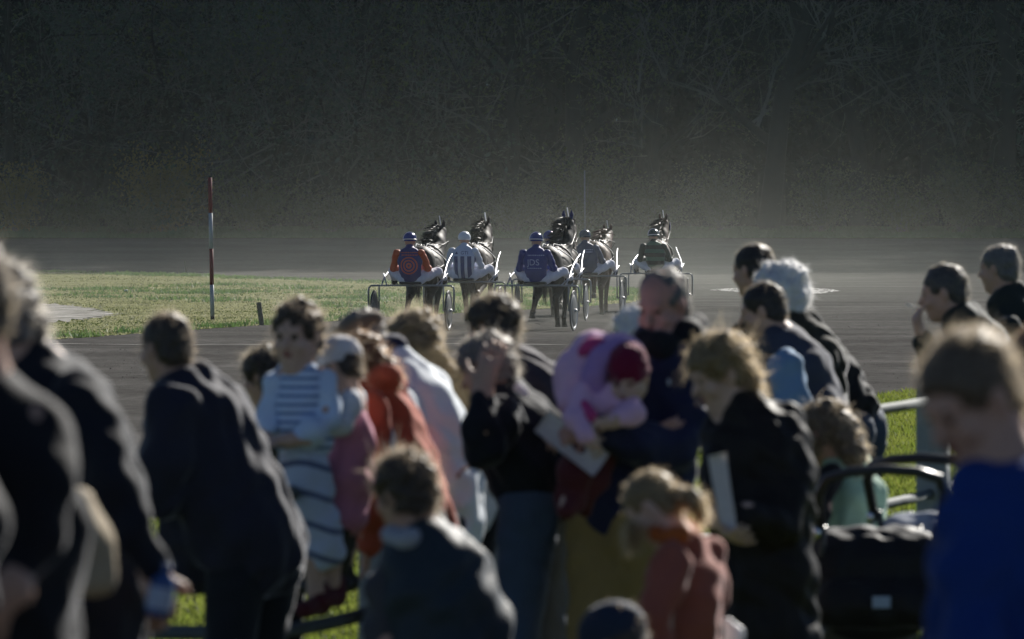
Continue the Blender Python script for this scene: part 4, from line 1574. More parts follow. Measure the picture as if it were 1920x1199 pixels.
g.chain(HD, [x / f.s for x in (42, 46, 48, 36)], 0.04)
gv, gq = g.mesh(0.011)
f.extra.append(("hood", PINK, wobble(gv, gq, 0.006, 0.1, 5), gq))
g = Field()
g.chain([f.pt(p) for p in [(1160, 650, 0.02, 0), (1128, 672, 0.0, 0), (1114, 708, 0.0, 0), (1126, 742, 0.0, 0)]], [x / f.s for x in (19, 22, 22, 15)], 0.03)
gv, gq = g.mesh(0.010)
f.extra.append(("hood_lining", LILAC, wobble(gv, gq, 0.004, 0.1, 6), gq))
f.chain("trim", MAGENTA, [(1090, 662, 0.02, 9), (1106, 648, 0.02, 10), (1126, 640, 0.03, 9)], core=0, fold=0)
f.chain("mitten_cuff", MAGENTA, [(1096, 758, -0.09, 10), (1110, 782, -0.14, 13)], core=0, fold=0)
f.chain("leggings", MAROON, [(1098, 820, 0.02, 34), (1080, 880, -0.02, 28), (1068, 935, 0.0, 22), (1060, 955, -0.05, 20)], core=0.7)
f.chain("leggings", MAROON, [(1130, 830, 0.1, 32), (1110, 900, 0.06, 26), (1098, 950, 0.08, 20)], core=0.7)
f.base = f.pt((1100, 950, 0, 0))
f.finish()


def sheet_of_paper(label, quad, Ys, name="racing_programme", fold=0.02):
    c = [at(x, y, Yq) for (x, y), Yq in zip(quad, Ys)]
    n = 10
    v = []
    nn = np.cross(c[1] - c[0], c[3] - c[0])
    nn /= np.linalg.norm(nn)
    for sgn in (0, 1):
        for i in range(n):
            for j in range(n):
                u, w = i / (n - 1), j / (n - 1)
                p = (c[0] * (1 - u) + c[1] * u) * (1 - w) + (c[3] * (1 - u) + c[2] * u) * w
                v.append(p + nn * (fold * math.sin(u * 3.1) + 0.3 * fold * math.sin(w * 5) + sgn * 0.0035))
    q = []
    for sgn in (0, 1):
        for i in range(n - 1):
            for j in range(n - 1):
                a = sgn * n * n + i * n + j
                k = [a, a + 1, a + n + 1, a + n]
                q.append(k if sgn else k[::-1])
    B = n * n
    ring = [(i, 0) for i in range(n)] + [(n - 1, j) for j in range(1, n)] + [(i, n - 1) for i in range(n - 2, -1, -1)] + [(0, j) for j in range(n - 2, 0, -1)]
    for t in range(len(ring)):
        a = ring[t][0] * n + ring[t][1]
        b2_ = ring[(t + 1) % len(ring)]
        b2_ = b2_[0] * n + b2_[1]
        q.append([a, b2_, b2_ + B, a + B])
    o = mesh_np(name, v, np.array(q), PAPER, None, c[0])
    return tag(o, label, "programme")


sheet_of_paper("folded racing programme with pale pinkish pages held by the balding man", [(1002, 808), (1028, 768), (1142, 852), (1112, 895)], [19.78, 19.80, 19.76, 19.74])

f = Fig("white-haired head half hidden between the toddler and the balding man", 23.7, 60)
f.head(1190, 630, 92, pitch=14, neck=(1205, 695, 0, 24))
f.hair('white', 'thick', 1000, 0.03)
f.chain("jacket", BLACK, [(1208, 700, 0, 42), (1222, 780, 0, 60), (1230, 880, 0, 58), (1232, 915, 0, 52)], 1.3)
f.legs(BLACK, (1232, 915, 0, 0), 44, ((1220, -0.1), (1245, 0.12)))
f.finish()

# --- blonde woman in black leather
f = Fig("blonde woman in a long black leather coat looking down at a paper", 18.8, 118, skin=M_SKIN_FAIR)
f.head(1350, 700, 130, az=112, pitch=24, neck=(1396, 768, 0, 34))
f.hair('blonde', 'long', 1700, 0.05, extra=[[(1392, 690, 0.0, 22), (1408, 720, 0.0, 20), (1410, 750, 0.0, 14)]], thick=1.2)
f.chain("coat", LEATHER, [(1396, 775, 0, 52), (1418, 850, 0, 84), (1430, 960, 0, 88), (1438, 1080, 0, 84), (1440, 1200, 0, 84), (1440, 1320, 0, 88)], 1.2, k=0.05)
f.chain("coat", LEATHER, [(1468, 790, 0.02, 42), (1485, 890, -0.08, 42), (1460, 985, -0.2, 38), (1400, 968, -0.3, 30)], k=0.035)
f.chain("coat", LEATHER, [(1362, 800, 0.02, 38), (1346, 890, -0.06, 36), (1342, 960, -0.16, 31), (1360, 985, -0.26, 27)], k=0.035)
f.hand((1392, 966, -0.31, 0), (-1, -0.2, -0.1), (0.1, 1, 0.2), 35)
f.hand((1362, 988, -0.28, 0), (0.2, -0.7, -0.3), (0.3, 0.5, 0.8), 40, thumb=-1)
f.legs(BLACK, (1440, 1290, 0, 0), 56, ((1465, 0.05), (1415, -0.05)))
f.finish()
sheet_of_paper("narrow white paper held upright in front of the black leather coat", [(1328, 855), (1362, 848), (1382, 998), (1350, 978)], [18.42, 18.45, 18.42, 18.40], fold=0.008)

# --- the three men at the rail
f = Fig("man with dark receding hair in a slate vest over a blue shirt", 25.5, 82)
f.head(1430, 582, 96, pitch=16, neck=(1462, 632, 0, 26))
f.hair('dark', 'short', 900, 0.02)
f.chain("vest", VEST, [(1466, 642, 0, 42), (1498, 700, 0, 58), (1524, 765, 0, 58), (1545, 830, 0, 56), (1552, 870, 0, 52)], 1.3, k=0.05)
f.chain("shirt", SHIRT, [(1474, 690, -0.26, 36), (1488, 760, -0.30, 33), (1468, 815, -0.3, 27), (1420, 822, -0.28, 20)], k=0.03)
f.chain("shirt_sleeve", SHIRT, [(1470, 690, 0.26, 34), (1440, 770, 0.3, 28), (1380, 790, 0.3, 20)], k=0.03)
f.hand((1412, 824, -0.28, 0), (-1, 0.1, 0), (0, 0, -1))
f.hand((1374, 790, 0.3, 0), (-1, 0.1, 0), (0, 0, -1), thumb=-1)
f.legs(BLACKBLUE, (1552, 865, 0, 0), 44, ((1535, -0.12), (1570, 0.12)))
f.finish()

f = Fig("man with a full head of white hair in a dark olive coat", 26.6, 68)
f.head(1462, 553, 104, pitch=10, neck=(1494, 610, 0, 30))
f.hair('white', 'thick', 1800, 0.03, thick=1.1)
f.chain("coat", OLIVEB, [(1498, 618, 0, 44), (1524, 680, 0, 58), (1532, 760, 0, 54), (1545, 840, 0, 52), (1550, 885, 0, 48)], 1.3, k=0.05)
f.chain("coat", OLIVEB, [(1500, 670, 0.26, 34), (1460, 760, 0.3, 28), (1400, 770, 0.3, 20)], k=0.03)
f.hand((1394, 770, 0.3, 0), (-1, 0.1, 0), (0, 0, -1), thumb=-1)
f.legs(BLACK, (1550, 880, 0, 0), 42, ((1535, -0.1), (1566, 0.12)))
f.finish()

f = Fig("dark-haired man in a black quilted jacket and jeans, farthest of three at the rail", 27.6, 66)
f.head(1412, 507, 92, az=50, pitch=8, neck=(1438, 562, 0, 26))
f.hair('dark', 'short', 1000, 0.022)
f.chain("jacket", PUFF, [(1442, 575, 0, 42), (1496, 640, 0, 54), (1552, 710, 0, 54), (1596, 768, 0, 50)], 1.3, k=0.05, fold=0.009)
f.chain("jacket", PUFF, [(1440, 620, 0.26, 34), (1405, 720, 0.3, 28), (1360, 740, 0.3, 20)], k=0.03)
f.chain("jacket", PUFF, [(1450, 620, -0.24, 34), (1410, 640, -0.28, 26), (1396, 620, -0.28, 20)], k=0.03)
f.hand((1354, 740, 0.3, 0), (-1, 0.1, 0), (0, 0, -1), thumb=-1)
f.legs(JEANS, (1608, 805, 0, 0), 46, ((1590, -0.1), (1618, 0.12)))
f.finish()

# --- girl in pale green
f = Fig("girl with long light brown hair in a pale green fleece behind the pushchair", 23.0, 62)
f.head(1545, 812, 106, pitch=20, neck=(1575, 872, 0, 22))
f.hair('fair', 'long', 1400, 0.05, extra=[[(1578, 800, -0.06, 30), (1598, 845, -0.08, 26), (1604, 885, -0.08, 14)], [(1520, 830, -0.08, 16), (1512, 865, -0.08, 10)]], thick=1.2)
f.chain("fleece", MINT, [(1590, 880, 0, 42), (1606, 932, 0, 48), (1608, 990, 0, 48), (1606, 1040, 0, 48)], 1.25)
f.chain("fleece", BLACK, [(1552, 895, -0.17, 24), (1540, 960, -0.22, 22), (1522, 985, -0.25, 17)], k=0.02)
f.hand((1524, 988, -0.25, 0), (-1, 0, -0.3), (0, 0, -1), s=0.8)
f.legs(JEANS2, (1600, 1040, 0, 0), 34, ((1588, -0.06), (1612, 0.08)))
f.finish()

# --- girl in dusky orange, front
f = Fig("girl with a blonde ponytail in a dusky orange coat, looking down", 15.7, 70, skin=M_SKIN_FAIR)
f.head(1222, 950, 120, az=80, pitch=36, neck=(1268, 1010, 0, 28))
f.hair('blonde', 'short', 1300, 0.022, extra=[[(1276, 930, -0.02, 20), (1302, 942, -0.04, 17), (1314, 968, -0.04, 9)], [(1190, 985, -0.08, 9), (1184, 1018, -0.08, 6)]])
f.chain("scarf", cloth("orange scarf", (0.42, 0.10, 0.02), 0.3), [(1232, 1000, -0.06, 18), (1264, 1008, -0.10, 20), (1290, 1000, 0.05, 20), (1240, 1000, 0.1, 18)], core=0)
f.chain("coat", SALMON, [(1278, 1030, 0, 44), (1284, 1085, 0, 60), (1282, 1150, 0, 62), (1276, 1230, 0, 66), (1272, 1320, 0, 70)], 1.25, k=0.05)
f.chain("coat", SALMON, [(1262, 1050, -0.14, 38), (1240, 1120, -0.18, 34), (1232, 1180, -0.2, 30), (1222, 1240, -0.22, 26)], k=0.03)
f.chain("coat", SALMON, [(1320, 1040, 0.1, 36), (1336, 1100, 0.12, 32), (1320, 1170, 0.1, 28)], k=0.03)
f.hand((1220, 1252, -0.22, 0), (-0.2, 0, -1), (1, 0, 0), s=0.8)
f.hand((1318, 1182, 0.1, 0), (-0.2, 0, -1), (-1, 0, 0), s=0.8)
f.legs(JEANS, (1272, 1320, 0, 0), 46, ((1255, -0.06), (1292, 0.08)))
f.finish()

# --- boy front centre
f = Fig("boy with tousled brown hair in a dark teal jacket, front and centre", 15.7, 52)
f.head(757, 925, 134, az=48, pitch=14, neck=(785, 1000, 0, 32))
f.hair('brown', 'curly', 1900, 0.045, thick=0.8)
f.chain("jacket", TEAL, [(792, 1016, 0, 54), (815, 1075, 0, 92), (828, 1140, 0, 100), (832, 1220, 0, 104), (830, 1300, 0, 100)], 1.2, k=0.05)
GREYT = cloth("charcoal cloth", (0.055, 0.055, 0.06), 0.2)
f.chain("sleeve", GREYT, [(752, 1035, -0.02, 40), (728, 1110, -0.05, 36), (720, 1199, -0.08, 34), (722, 1270, -0.12, 30)], k=0.03)
f.chain("jacket", TEAL, [(880, 1075, 0.06, 40), (915, 1150, 0.02, 36), (925, 1240, -0.06, 30)], k=0.03)
f.hand((722, 1282, -0.12, 0), (0, -0.3, -1), (1, 0, 0), s=0.8)
f.hand((925, 1252, -0.07, 0), (-0.2, -0.3, -1), (-1, 0, 0), s=0.8)
f.chain("collar", cloth("pale grey cotton", (0.34, 0.36, 0.40), 0.1), [(735, 1000, -0.04, 22), (768, 1012, -0.10, 22)], core=0)
f.legs(BLACKBLUE, (828, 1320, 0, 0), 60, ((800, -0.06), (855, 0.1)))
f.finish()

# --- boy right front
f = Fig("short-haired boy in a royal blue fleece looking down, nearest on the right", 10.4, 128, skin=M_SKIN)
f.head(1822, 745, 232, az=124, pitch=33, neck=(1880, 880, 0, 62), fat=1.05)
f.hair('fair', 'short', 2600, 0.022)
f.chain("fleece", ROYAL, [(1898, 902, 0, 80), (1910, 995, 0, 126), (1900, 1110, 0, 134), (1895, 1240, 0, 136), (1895, 1400, 0, 132)], 1.15, k=0.06)
f.chain("fleece", ROYAL, [(1830, 960, -0.06, 66), (1820, 1080, -0.12, 58), (1830, 1199, -0.18, 50), (1850, 1290, -0.24, 42)], k=0.04)
f.chain("fleece", ROYAL, [(1985, 960, 0, 70), (2010, 1100, -0.05, 60), (1990, 1250, -0.16, 48)], k=0.04)
f.hand((1852, 1310, -0.25, 0), (0, -0.2, -1), (1, 0, 0), s=0.9)
f.hand((1985, 1270, -0.17, 0), (-0.1, -0.2, -1), (-1, 0, 0), s=0.9)
f.legs(JEANS, (1895, 1420, 0, 0), 88, ((1940, 0.06), (1850, -0.06)))
f.finish()

# --- right: smoker and his neighbour
f = Fig("grey-haired man in a dark green jacket raising a hand with a cigarette", 27.0, 84)
f.head(1770, 549, 98, pitch=12, neck=(1802, 600, 0, 28))
f.hair('greydark', 'short', 900, 0.02)
f.chain("jacket", FOREST, [(1806, 606, 0, 42), (1836, 655, 0, 54), (1858, 730, 0, 56), (1866, 810, 0, 54), (1868, 860, 0, 50)], 1.35, k=0.05)
f.chain("jacket", FOREST, [(1822, 650, -0.25, 38), (1788, 715, -0.32, 30), (1748, 680, -0.34, 24), (1730, 642, -0.34, 19)], k=0.03)
f.hand((1727, 632, -0.34, 0), (-0.25, 0, 1), (1, 0.3, 0), 45)
f.legs(BLACK, (1868, 860, 0, 0), 44, ((1850, -0.1), (1884, 0.12)))
f.finish()
ci = MB()
p = at(1714, 576, 26.66)
ci.tube([p, p + [-0.035, -0.02, 0.012]], 0.004, 8)
tag(ci.build("cigarette", mat("cigarette paper", (0.6, 0.6, 0.58), bump=0), None, p), "cigarette between the raised fingers of the man in dark green", "cigarette")

f = Fig("grey-haired man in a dark jacket at the right edge, beyond the smoking man", 29.2, 62)
f.head(1873, 504, 84, pitch=6, neck=(1892, 560, 0, 25))
f.hair('grey', 'short', 900, 0.02)
f.chain("jacket", FOREST, [(1896, 568, 0, 40), (1912, 620, 0, 54), (1920, 720, 0, 54), (1922, 800, 0, 50)], 1.35, k=0.05)
f.chain("jacket", FOREST, [(1890, 625, -0.22, 32), (1880, 700, -0.26, 27), (1850, 740, -0.26, 20)], k=0.03)
f.hand((1844, 746, -0.26, 0), (-1, 0, -0.3), (0, 0, -1))
f.legs(BLACK, (1922, 800, 0, 0), 42, ((1908, -0.1), (1938, 0.12)))
f.finish()

f = Fig("red-haired person just cut off by the right edge of the photo", 16.0, 60)
f.head(1958, 690, 150, pitch=8, neck=(1975, 780, 0, 34))
f.hair('ginger', 'thick', 1000, 0.03)
f.chain("jacket", BLACK, [(1978, 795, 0, 58), (1992, 880, 0, 80), (1996, 1000, 0, 84), (1996, 1100, 0, 80)], 1.25)
f.legs(BLACK, (1996, 1100, 0, 0), 66, ((1980, -0.1), (2020, 0.12)))
f.finish()

f = Fig("child in a dark blue cap at the bottom edge", 15.2, 70)
f.head(1150, 1212, 148, pitch=20, neck=(1175, 1300, 0, 30))
f.headpart("cap", cloth("dark blue cap cloth", (0.02, 0.03, 0.055), 0.3), CAP_PEAK)
f.hair('brown', 'short', 500, 0.02)
f.chain("jacket", TEAL, [(1178, 1310, 0, 46), (1190, 1380, 0, 72), (1192, 1470, 0, 74)], 1.2)
f.legs(BLACK, (1192, 1470, 0, 0), 48, ((1176, -0.06), (1210, 0.1)))
f.finish()

# ------------------------------------------------------------------ harness racing: sulkies, horses, drivers
M_STEEL = mat("polished steel tube", (0.42, 0.43, 0.45), rough=0.38, metal=0.9, var=0.05, bump=0)
M_GREYTUBE = mat("grey painted tube", (0.22, 0.23, 0.24), rough=0.3, var=0.1, bump=0, spec=0.6)
M_TYRE = mat("tyre rubber", (0.06, 0.06, 0.063), rough=0.6, bump=0.1)
M_DISC = mat("wheel disc", (0.15, 0.16, 0.165), rough=0.4, var=0.1, scale=3, bump=0, spec=0.5, trans=0.25)
M_SEAT = mat("seat vinyl", (0.02, 0.02, 0.022), rough=0.5)
M_STRAP = mat("harness leather", (0.02, 0.017, 0.015), rough=0.4, spec=0.5, bump=0)
M_REIN = mat("white rein webbing", (0.55, 0.55, 0.54), rough=0.6, bump=0)
M_HOOF = mat("hoof horn", (0.05, 0.042, 0.035), rough=0.6)


def make_sulky():
    root = empty("sulky", (0, 0, 0))
    W, R = 0.63, 0.335
    m = MB()
    # arch: outer fork - over the wheel - crossbar - over the wheel - outer fork
    pts = [(-W - 0.09, 0, R), (-W - 0.095, 0, 0.66), (-W - 0.085, 0, 0.72), (-W - 0.045, 0, 0.75), (-0.30, 0, 0.755), (0, 0, 0.752), (0.30, 0, 0.755), (W + 0.045, 0, 0.75), (W + 0.085, 0, 0.72), (W + 0.095, 0, 0.66), (W + 0.09, 0, R)]
    m.tube(pts, 0.0155, 10)
    for s in (-1, 1):
        m.tube([(s * (W - 0.085), 0, 0.745), (s * (W - 0.085), 0, R)], 0.0125, 8)
        m.tube([(s * (W - 0.10), 0, R), (s * (W + 0.10), 0, R)], 0.013, 8)
        m.tube([(s * 0.16, 0, 0.755), (s * 0.13, 0.02, 0.80)], 0.012, 8)
    m.build("frame", M_GREYTUBE, root)
    for s in (-1, 1):
        sh = MB()
        sh.tube([(s * 0.50, 0.0, 0.76), (s * 0.505, 0.30, 0.90), (s * 0.475, 0.60, 1.0), (s * 0.42, 1.1, 1.10), (s * 0.36, 1.7, 1.19), (s * 0.32, 2.2, 1.26)], 0.0125, 10)
        sh.tube([(s * 0.545, 0.42, 0.95), (s * 0.42, 0.02, 0.76)], 0.011, 8)
        o = sh.build("shaft", M_STEEL, root)
        st = MB()
        st.tube([(s * 0.47, 0.75, 1.03), (s * 0.46, 0.80, 0.78), (s * 0.36, 0.82, 0.765)], 0.010, 8)
        st.tube([(s * 0.46, 0.86, 0.80), (s * 0.46, 0.72, 0.76)], 0.011, 8)
        st.build("stirrup", M_STEEL, o)
    se = MB()
    se.box((0, -0.02, 0.795), (0.36, 0.30, 0.045), None, 0.02)
    se.build("seat", M_SEAT, root)
    for s in (-1, 1):
        ty = MB()
        ty.lathe([(R - 0.028, -0.012), (R - 0.010, -0.016), (R + 0.002, -0.010), (R + 0.006, 0), (R + 0.002, 0.010), (R - 0.010, 0.016), (R - 0.028, 0.012), (R - 0.028, -0.012)], (s * W, 0, R), 'x', 40)
        wh = ty.build("wheel", M_TYRE, root)
        d = MB()
        d.lathe([(0.03, -0.022), (0.16, -0.016), (R - 0.03, -0.008), (R - 0.03, 0.008), (0.16, 0.016), (0.03, 0.022)], (s * W, 0, R), 'x', 40)
        d.build("wheel_disc", M_DISC, wh)
        d = MB()
        d.lathe([(R - 0.024, -0.013), (R - 0.050, -0.016), (R - 0.062, 0), (R - 0.050, 0.016), (R - 0.024, 0.013)], (s * W, 0, R), 'x', 40)
        d.build("rim", M_STEEL, wh)
        d = MB()
        d.lathe([(0, -0.055), (0.018, -0.055), (0.028, -0.04), (0.03, 0.04), (0.018, 0.055), (0, 0.055)], (s * W, 0, R), 'x', 16)
        d.build("hub", M_STEEL, wh)
    return root


COATS = {
    'black': mat("black brown coat", (0.018, 0.014, 0.012), rough=0.6, var=0.35, scale=5, bump=0.12, spec=0.2),
    'bay': mat("dark bay coat", (0.060, 0.030, 0.016), rough=0.6, var=0.3, scale=5, bump=0.12, spec=0.2),
    'brown': mat("brown coat", (0.034, 0.021, 0.014), rough=0.6, var=0.3, scale=5, bump=0.12, spec=0.2),
}


def make_horse(coat, mane, phase, turn, bonnet=None, blinkers=False, label="", carry=0.0, sway=0.0):
    """a trotter facing +y, rump at the origin"""
    root_f = Field()
    f = root_f
    A = lambda *p: np.array(p, float)
    f.ell(A(0, 0.75, 1.16), (0.27, 0.66, 0.30), None, 0.06)
    f.ell(A(0, 0.50, 1.16), (0.26, 0.40, 0.29), None, 0.06)
    f.ell(A(0, 0.10, 1.26), (0.26, 0.33, 0.28), None, 0.08)
    for s in (-1, 1):
        f.ell(A(s * 0.14, 0.04, 1.10), (0.145, 0.25, 0.33), None, 0.06)
    f.ell(A(0, 1.34, 1.17), (0.225, 0.32, 0.33), None, 0.08)
    f.ell(A(0, 1.22, 1.43), (0.075, 0.34, 0.12), None, 0.08)
    f.ell(A(0, 0.85, 1.38), (0.13, 0.5, 0.09), None, 0.08)
    tx = math.sin(rad(turn))
    xa = A(1, 0, 0)
    n0, n1, n2 = A(0, 1.42, 1.30), A(0.02 * tx + sway * 0.4, 1.72 - carry * 0.1, 1.55 + carry * 0.5), A(0.14 * tx + sway, 1.98 - carry * 0.5, 1.78 + carry)
    f.chain([n0, n1, n2], [0.24, 0.20, 0.15], 0.06, xa, 0.78)
    Rz = np.array(Matrix.Rotation(rad(-turn), 3, 'Z'))
    hd = lambda x, y, z: n2 + Rz @ A(x, y, z)
    f.cone(hd(0, 0.02, 0.03), hd(0, 0.20, -0.10), 0.125, 0.11, 0.05, xa, 0.92)
    f.cone(hd(0, 0.16, -0.08), hd(0, 0.40, -0.36), 0.095, 0.062, 0.05, xa, 0.85)
    f.ell(hd(0, 0.42, -0.38), (0.062, 0.07, 0.062), None, 0.03)
    for s in (-1, 1):
        f.cone(hd(s * 0.06, 0.0, 0.11), hd(s * 0.075, 0.015, 0.205), 0.032, 0.030, 0.012)
        f.cone(hd(s * 0.075, 0.015, 0.205), hd(s * 0.07, 0.02, 0.275), 0.030, 0.006, 0.012)
        f.ell(hd(s * 0.075, 0.16, -0.02), (0.02, 0.03, 0.022), None, 0.01)
    ph = phase
    hooves = []

    def hind(s, sw):
        # sw in -1..1, back to forward
        hip, st = A(s * 0.13, 0.10, 1.05), A(s * 0.155, 0.28 + 0.14 * sw, 0.80)
        hk = A(s * 0.15, -0.06 + 0.30 * sw, 0.54 + 0.05 * abs(sw))
        lift = 0.16 if sw < -0.3 else (0.05 if sw > 0.5 else 0.0)
        ft = A(s * 0.145, -0.02 + 0.52 * sw - (0.20 if sw < -0.3 else 0), 0.17 + lift)
        hf = ft + A(0, 0.05 if sw > -0.3 else -0.09, -0.12 if sw > -0.3 else -0.06)
        f.chain([hip, st, hk], [0.175, 0.125, 0.062], 0.05)
        f.ell(hk + A(0, -0.03, 0.03), (0.045, 0.06, 0.06), None, 0.03)
        f.chain([hk, ft, hf], [0.055, 0.043, 0.045], 0.02)
        f.ell(ft, (0.047, 0.052, 0.05), None, 0.02)
        hooves.append((hf, sw))

    def fore(s, sw):
        sh, el = A(s * 0.13, 1.36, 1.05), A(s * 0.145, 1.33 + 0.06 * sw, 0.92)
        kn = A(s * 0.14, 1.36 + 0.34 * sw, 0.56 + (0.22 if sw > 0.3 else 0.02))
        if sw > 0.3:
            ft = kn + A(0, -0.10, -0.30)
            hf = ft + A(0, -0.06, -0.10)
        else:
            ft = A(s * 0.135, 1.36 + 0.62 * sw, 0.17 + 0.06 * abs(sw))
            hf = ft + A(0, 0.04, -0.12)
        f.chain([sh, el, kn], [0.14, 0.098, 0.058], 0.05)
        f.chain([kn, ft, hf], [0.050, 0.040, 0.045], 0.02)
        f.ell(ft, (0.044, 0.05, 0.048), None, 0.02)
        hooves.append((hf, sw))
    hind(1, ph)
    hind(-1, -ph)
    fore(1, -ph)
    fore(-1, ph)
    v, q = f.mesh(0.016)
    o = mesh_np("horse", v, q, COATS[coat])
    for hf, sw in hooves:
        g = Field()
        g.cone(hf + A(0, 0.0, 0.02), hf + A(0, 0.02, -0.035), 0.045, 0.058, 0.01)
        g.ell(hf + A(0, 0.02, -0.11), (0.1, 0.1, 0.06), None, 0.005, True)
        mesh_np("hoof", *g.mesh(0.010), M_HOOF, o)
    r = np.random.default_rng(int(abs(ph) * 100 + turn + len(label)))
    g = Field()
    g.chain([A(0, -0.20, 1.36), A(0, -0.29, 1.22), A(0.01, -0.30, 0.95), A(0.02, -0.26, 0.62)], [0.045, 0.055, 0.06, 0.025], 0.04)
    a, b = g.mesh(0.014)
    a = wobble(a, b, 0.006, 0.1, 2)
    c, d = strands(a, b, 700, 0.16, 0.003, r, (0, -0.1, -1), 0.25, 0.2)
    mesh_np("tail", np.concatenate([a, c]), np.concatenate([b, d + len(a)]), HAIR[mane], o)
    # mane blown back along the crest
    P = []
    for t in np.linspace(0, 1, 260):
        p = n2 * (1 - t) + A(0, 1.34, 1.50) * t + A(0, -0.03, 0.10 * (1 - t) + 0.03)
        P.append(p + A(0, -0.06 * math.sin(t * 3.1), 0.03 * math.sin(t * 3.1)))
    P = np.array(P)
    P = np.concatenate([P, P + [0.012, 0, 0], P - [0.012, 0, 0]])
    vv, qq, n = [], [], 0
    for p in P:
        L = r.uniform(0.14, 0.30)
        dd = A(r.normal() * 0.35 - 0.75, -0.55 + r.normal() * 0.3, r.uniform(-0.5, 0.25))
        dd /= np.linalg.norm(dd)
        e = A(*r.normal(size=3)) * 0.006
        m = p + dd * L * 0.5
        t = m + (dd + A(0, 0, -0.35)) * L * 0.5
        vv += [p - e, p + e, m + e, m - e, t + e * 0.3, t - e * 0.3]
        qq += [[n, n + 1, n + 2, n + 3], [n + 3, n + 2, n + 4, n + 5]]
        n += 6
    mesh_np("mane", np.array(vv), np.array(qq), HAIR[mane], o)
    # harness: saddle pad and girth, breeching, crupper
    h = MB()

    def hoop(y, z, rx, rz, rad_, w=0.0):
        t = np.linspace(0, 2 * math.pi, 29)
        h.tube(np.stack([rx * np.cos(t), np.full(29, y) + w * np.sin(t), z + rz * np.sin(t)], 1), rad_, 6, cap=False)
    hoop(1.10, 1.165, 0.285, 0.345, 0.018)
    hoop(1.14, 1.165, 0.285, 0.345, 0.012)
    h.tube([(0, 1.12, 1.525), (0, 0.6, 1.485), (0, 0.15, 1.555), (0, -0.14, 1.46), (0, -0.24, 1.33)], 0.011, 6)
    for s in (-1, 1):
        h.tube([(s * 0.02, 0.18, 1.558), (s * 0.2, 0.12, 1.40), (s * 0.285, 0.10, 1.18), (s * 0.30, 0.5, 1.14), (s * 0.30, 1.1, 1.20)], 0.010, 6)
        h.tube([(s * 0.30, 1.1, 1.2), (s * 0.24, 1.55, 1.15), (0, 1.68, 1.18)], 0.014, 6)
    h.box((0, 1.12, 1.53), (0.16, 0.12, 0.05), None, 0.02)
    h.build("harness", M_STRAP, o)
    w = MB()
    for s in (-1, 1):
        w.tube([(s * 0.13, 1.18, 1.55), (s * 0.12, 0.85, 1.53), (s * 0.10, 0.2, 1.57), (s * 0.10, -0.25, 1.30)], 0.009, 6)
        w.tube([(s * 0.05, -0.06, 1.50), (s * 0.20, 0.25, 1.46), (s * 0.285, 0.75, 1.34), (s * 0.30, 1.1, 1.25)], 0.012, 6)
    w.build("reins", M_REIN, o)
    br = MB()

    def ring(c0, rx, ry, tilt):
        t = np.linspace(0, 2 * math.pi, 21)
        e = Rz @ A(0, math.cos(tilt), math.sin(tilt))
        x = Rz @ A(1, 0, 0)
        br.tube(np.array([c0 + x * rx * math.cos(a_) + e * ry * math.sin(a_) for a_ in t]), 0.010, 6, cap=False)
    ring(hd(0, 0.30, -0.23), 0.078, 0.085, rad(35))
    ring(hd(0, 0.10, -0.03), 0.105, 0.13, rad(60))
    br.tube([hd(0, 0.40, -0.27), hd(0, 0.17, 0.05), hd(0, 0.02, 0.145), (0, 1.25, 1.57)], 0.009, 6)
    for s in (-1, 1):
        br.tube([hd(s * 0.075, 0.36, -0.32), hd(s * 0.16, 0.0, -0.14), (s * 0.17, 1.55, 1.55), (s * 0.13, 1.18, 1.55)], 0.008, 6)
    bo = br.build("bridle", M_STRAP, o)
    pl = MB()
    pl.box(hd(0.0, 0.03, 0.25), (0.014, 0.06, 0.17), Rz @ np.array(Matrix.Rotation(rad(-8), 3, 'Y')), 0.006)
    pl.build("number_plate", mat("white plastic", (0.7, 0.7, 0.7), rough=0.4, bump=0), bo)
    if bonnet:
        g = Field()
        g.ell(hd(0, 0.04, 0.06), (0.115, 0.13, 0.085), None, 0.02)
        for s in (-1, 1):
            g.cone(hd(s * 0.06, 0.0, 0.10), hd(s * 0.075, 0.015, 0.205), 0.038, 0.037, 0.012)
            g.cone(hd(s * 0.075, 0.015, 0.205), hd(s * 0.07, 0.02, 0.285), 0.037, 0.008, 0.012)
        mesh_np("ear_bonnet", *g.mesh(0.011), bonnet, o)
    if blinkers:
        g = Field()
        for s in (-1, 1):
            g.ell(hd(s * 0.135, 0.13, -0.03), (0.022, 0.085, 0.10), None, 0.01)
            g.ell(hd(s * 0.115, 0.17, -0.03), (0.022, 0.085, 0.085), None, 0.01, True)
        mesh_np("blinkers", *g.mesh(0.009), blinkers, o)
    return o


def text_mesh(txt, size):
    cu = bpy.data.curves.new("lettering", 'FONT')
    cu.body = txt
    cu.size = size
    cu.align_x = 'CENTER'
    cu.align_y = 'CENTER'
    cu.resolution_u = 3
    o = bpy.data.objects.new("lettering", cu)
    COL.objects.link(o)
    dg = bpy.context.evaluated_depsgraph_get()
    me = bpy.data.meshes.new_from_object(o.evaluated_get(dg))
    bm = bmesh.new()
    bm.from_mesh(me)
    bmesh.ops.triangulate(bm, faces=bm.faces[:])
    bmesh.ops.subdivide_edges(bm, edges=bm.edges[:], cuts=1, use_grid_fill=True)
    bmesh.ops.triangulate(bm, faces=bm.faces[:])
    v = np.array([x.co[:] for x in bm.verts])
    t = np.array([[x.index for x in f_.verts] for f_ in bm.faces])
    bm.free()
    bpy.data.objects.remove(o)
    bpy.data.curves.remove(cu)
    bpy.data.meshes.remove(me)
    return v, t


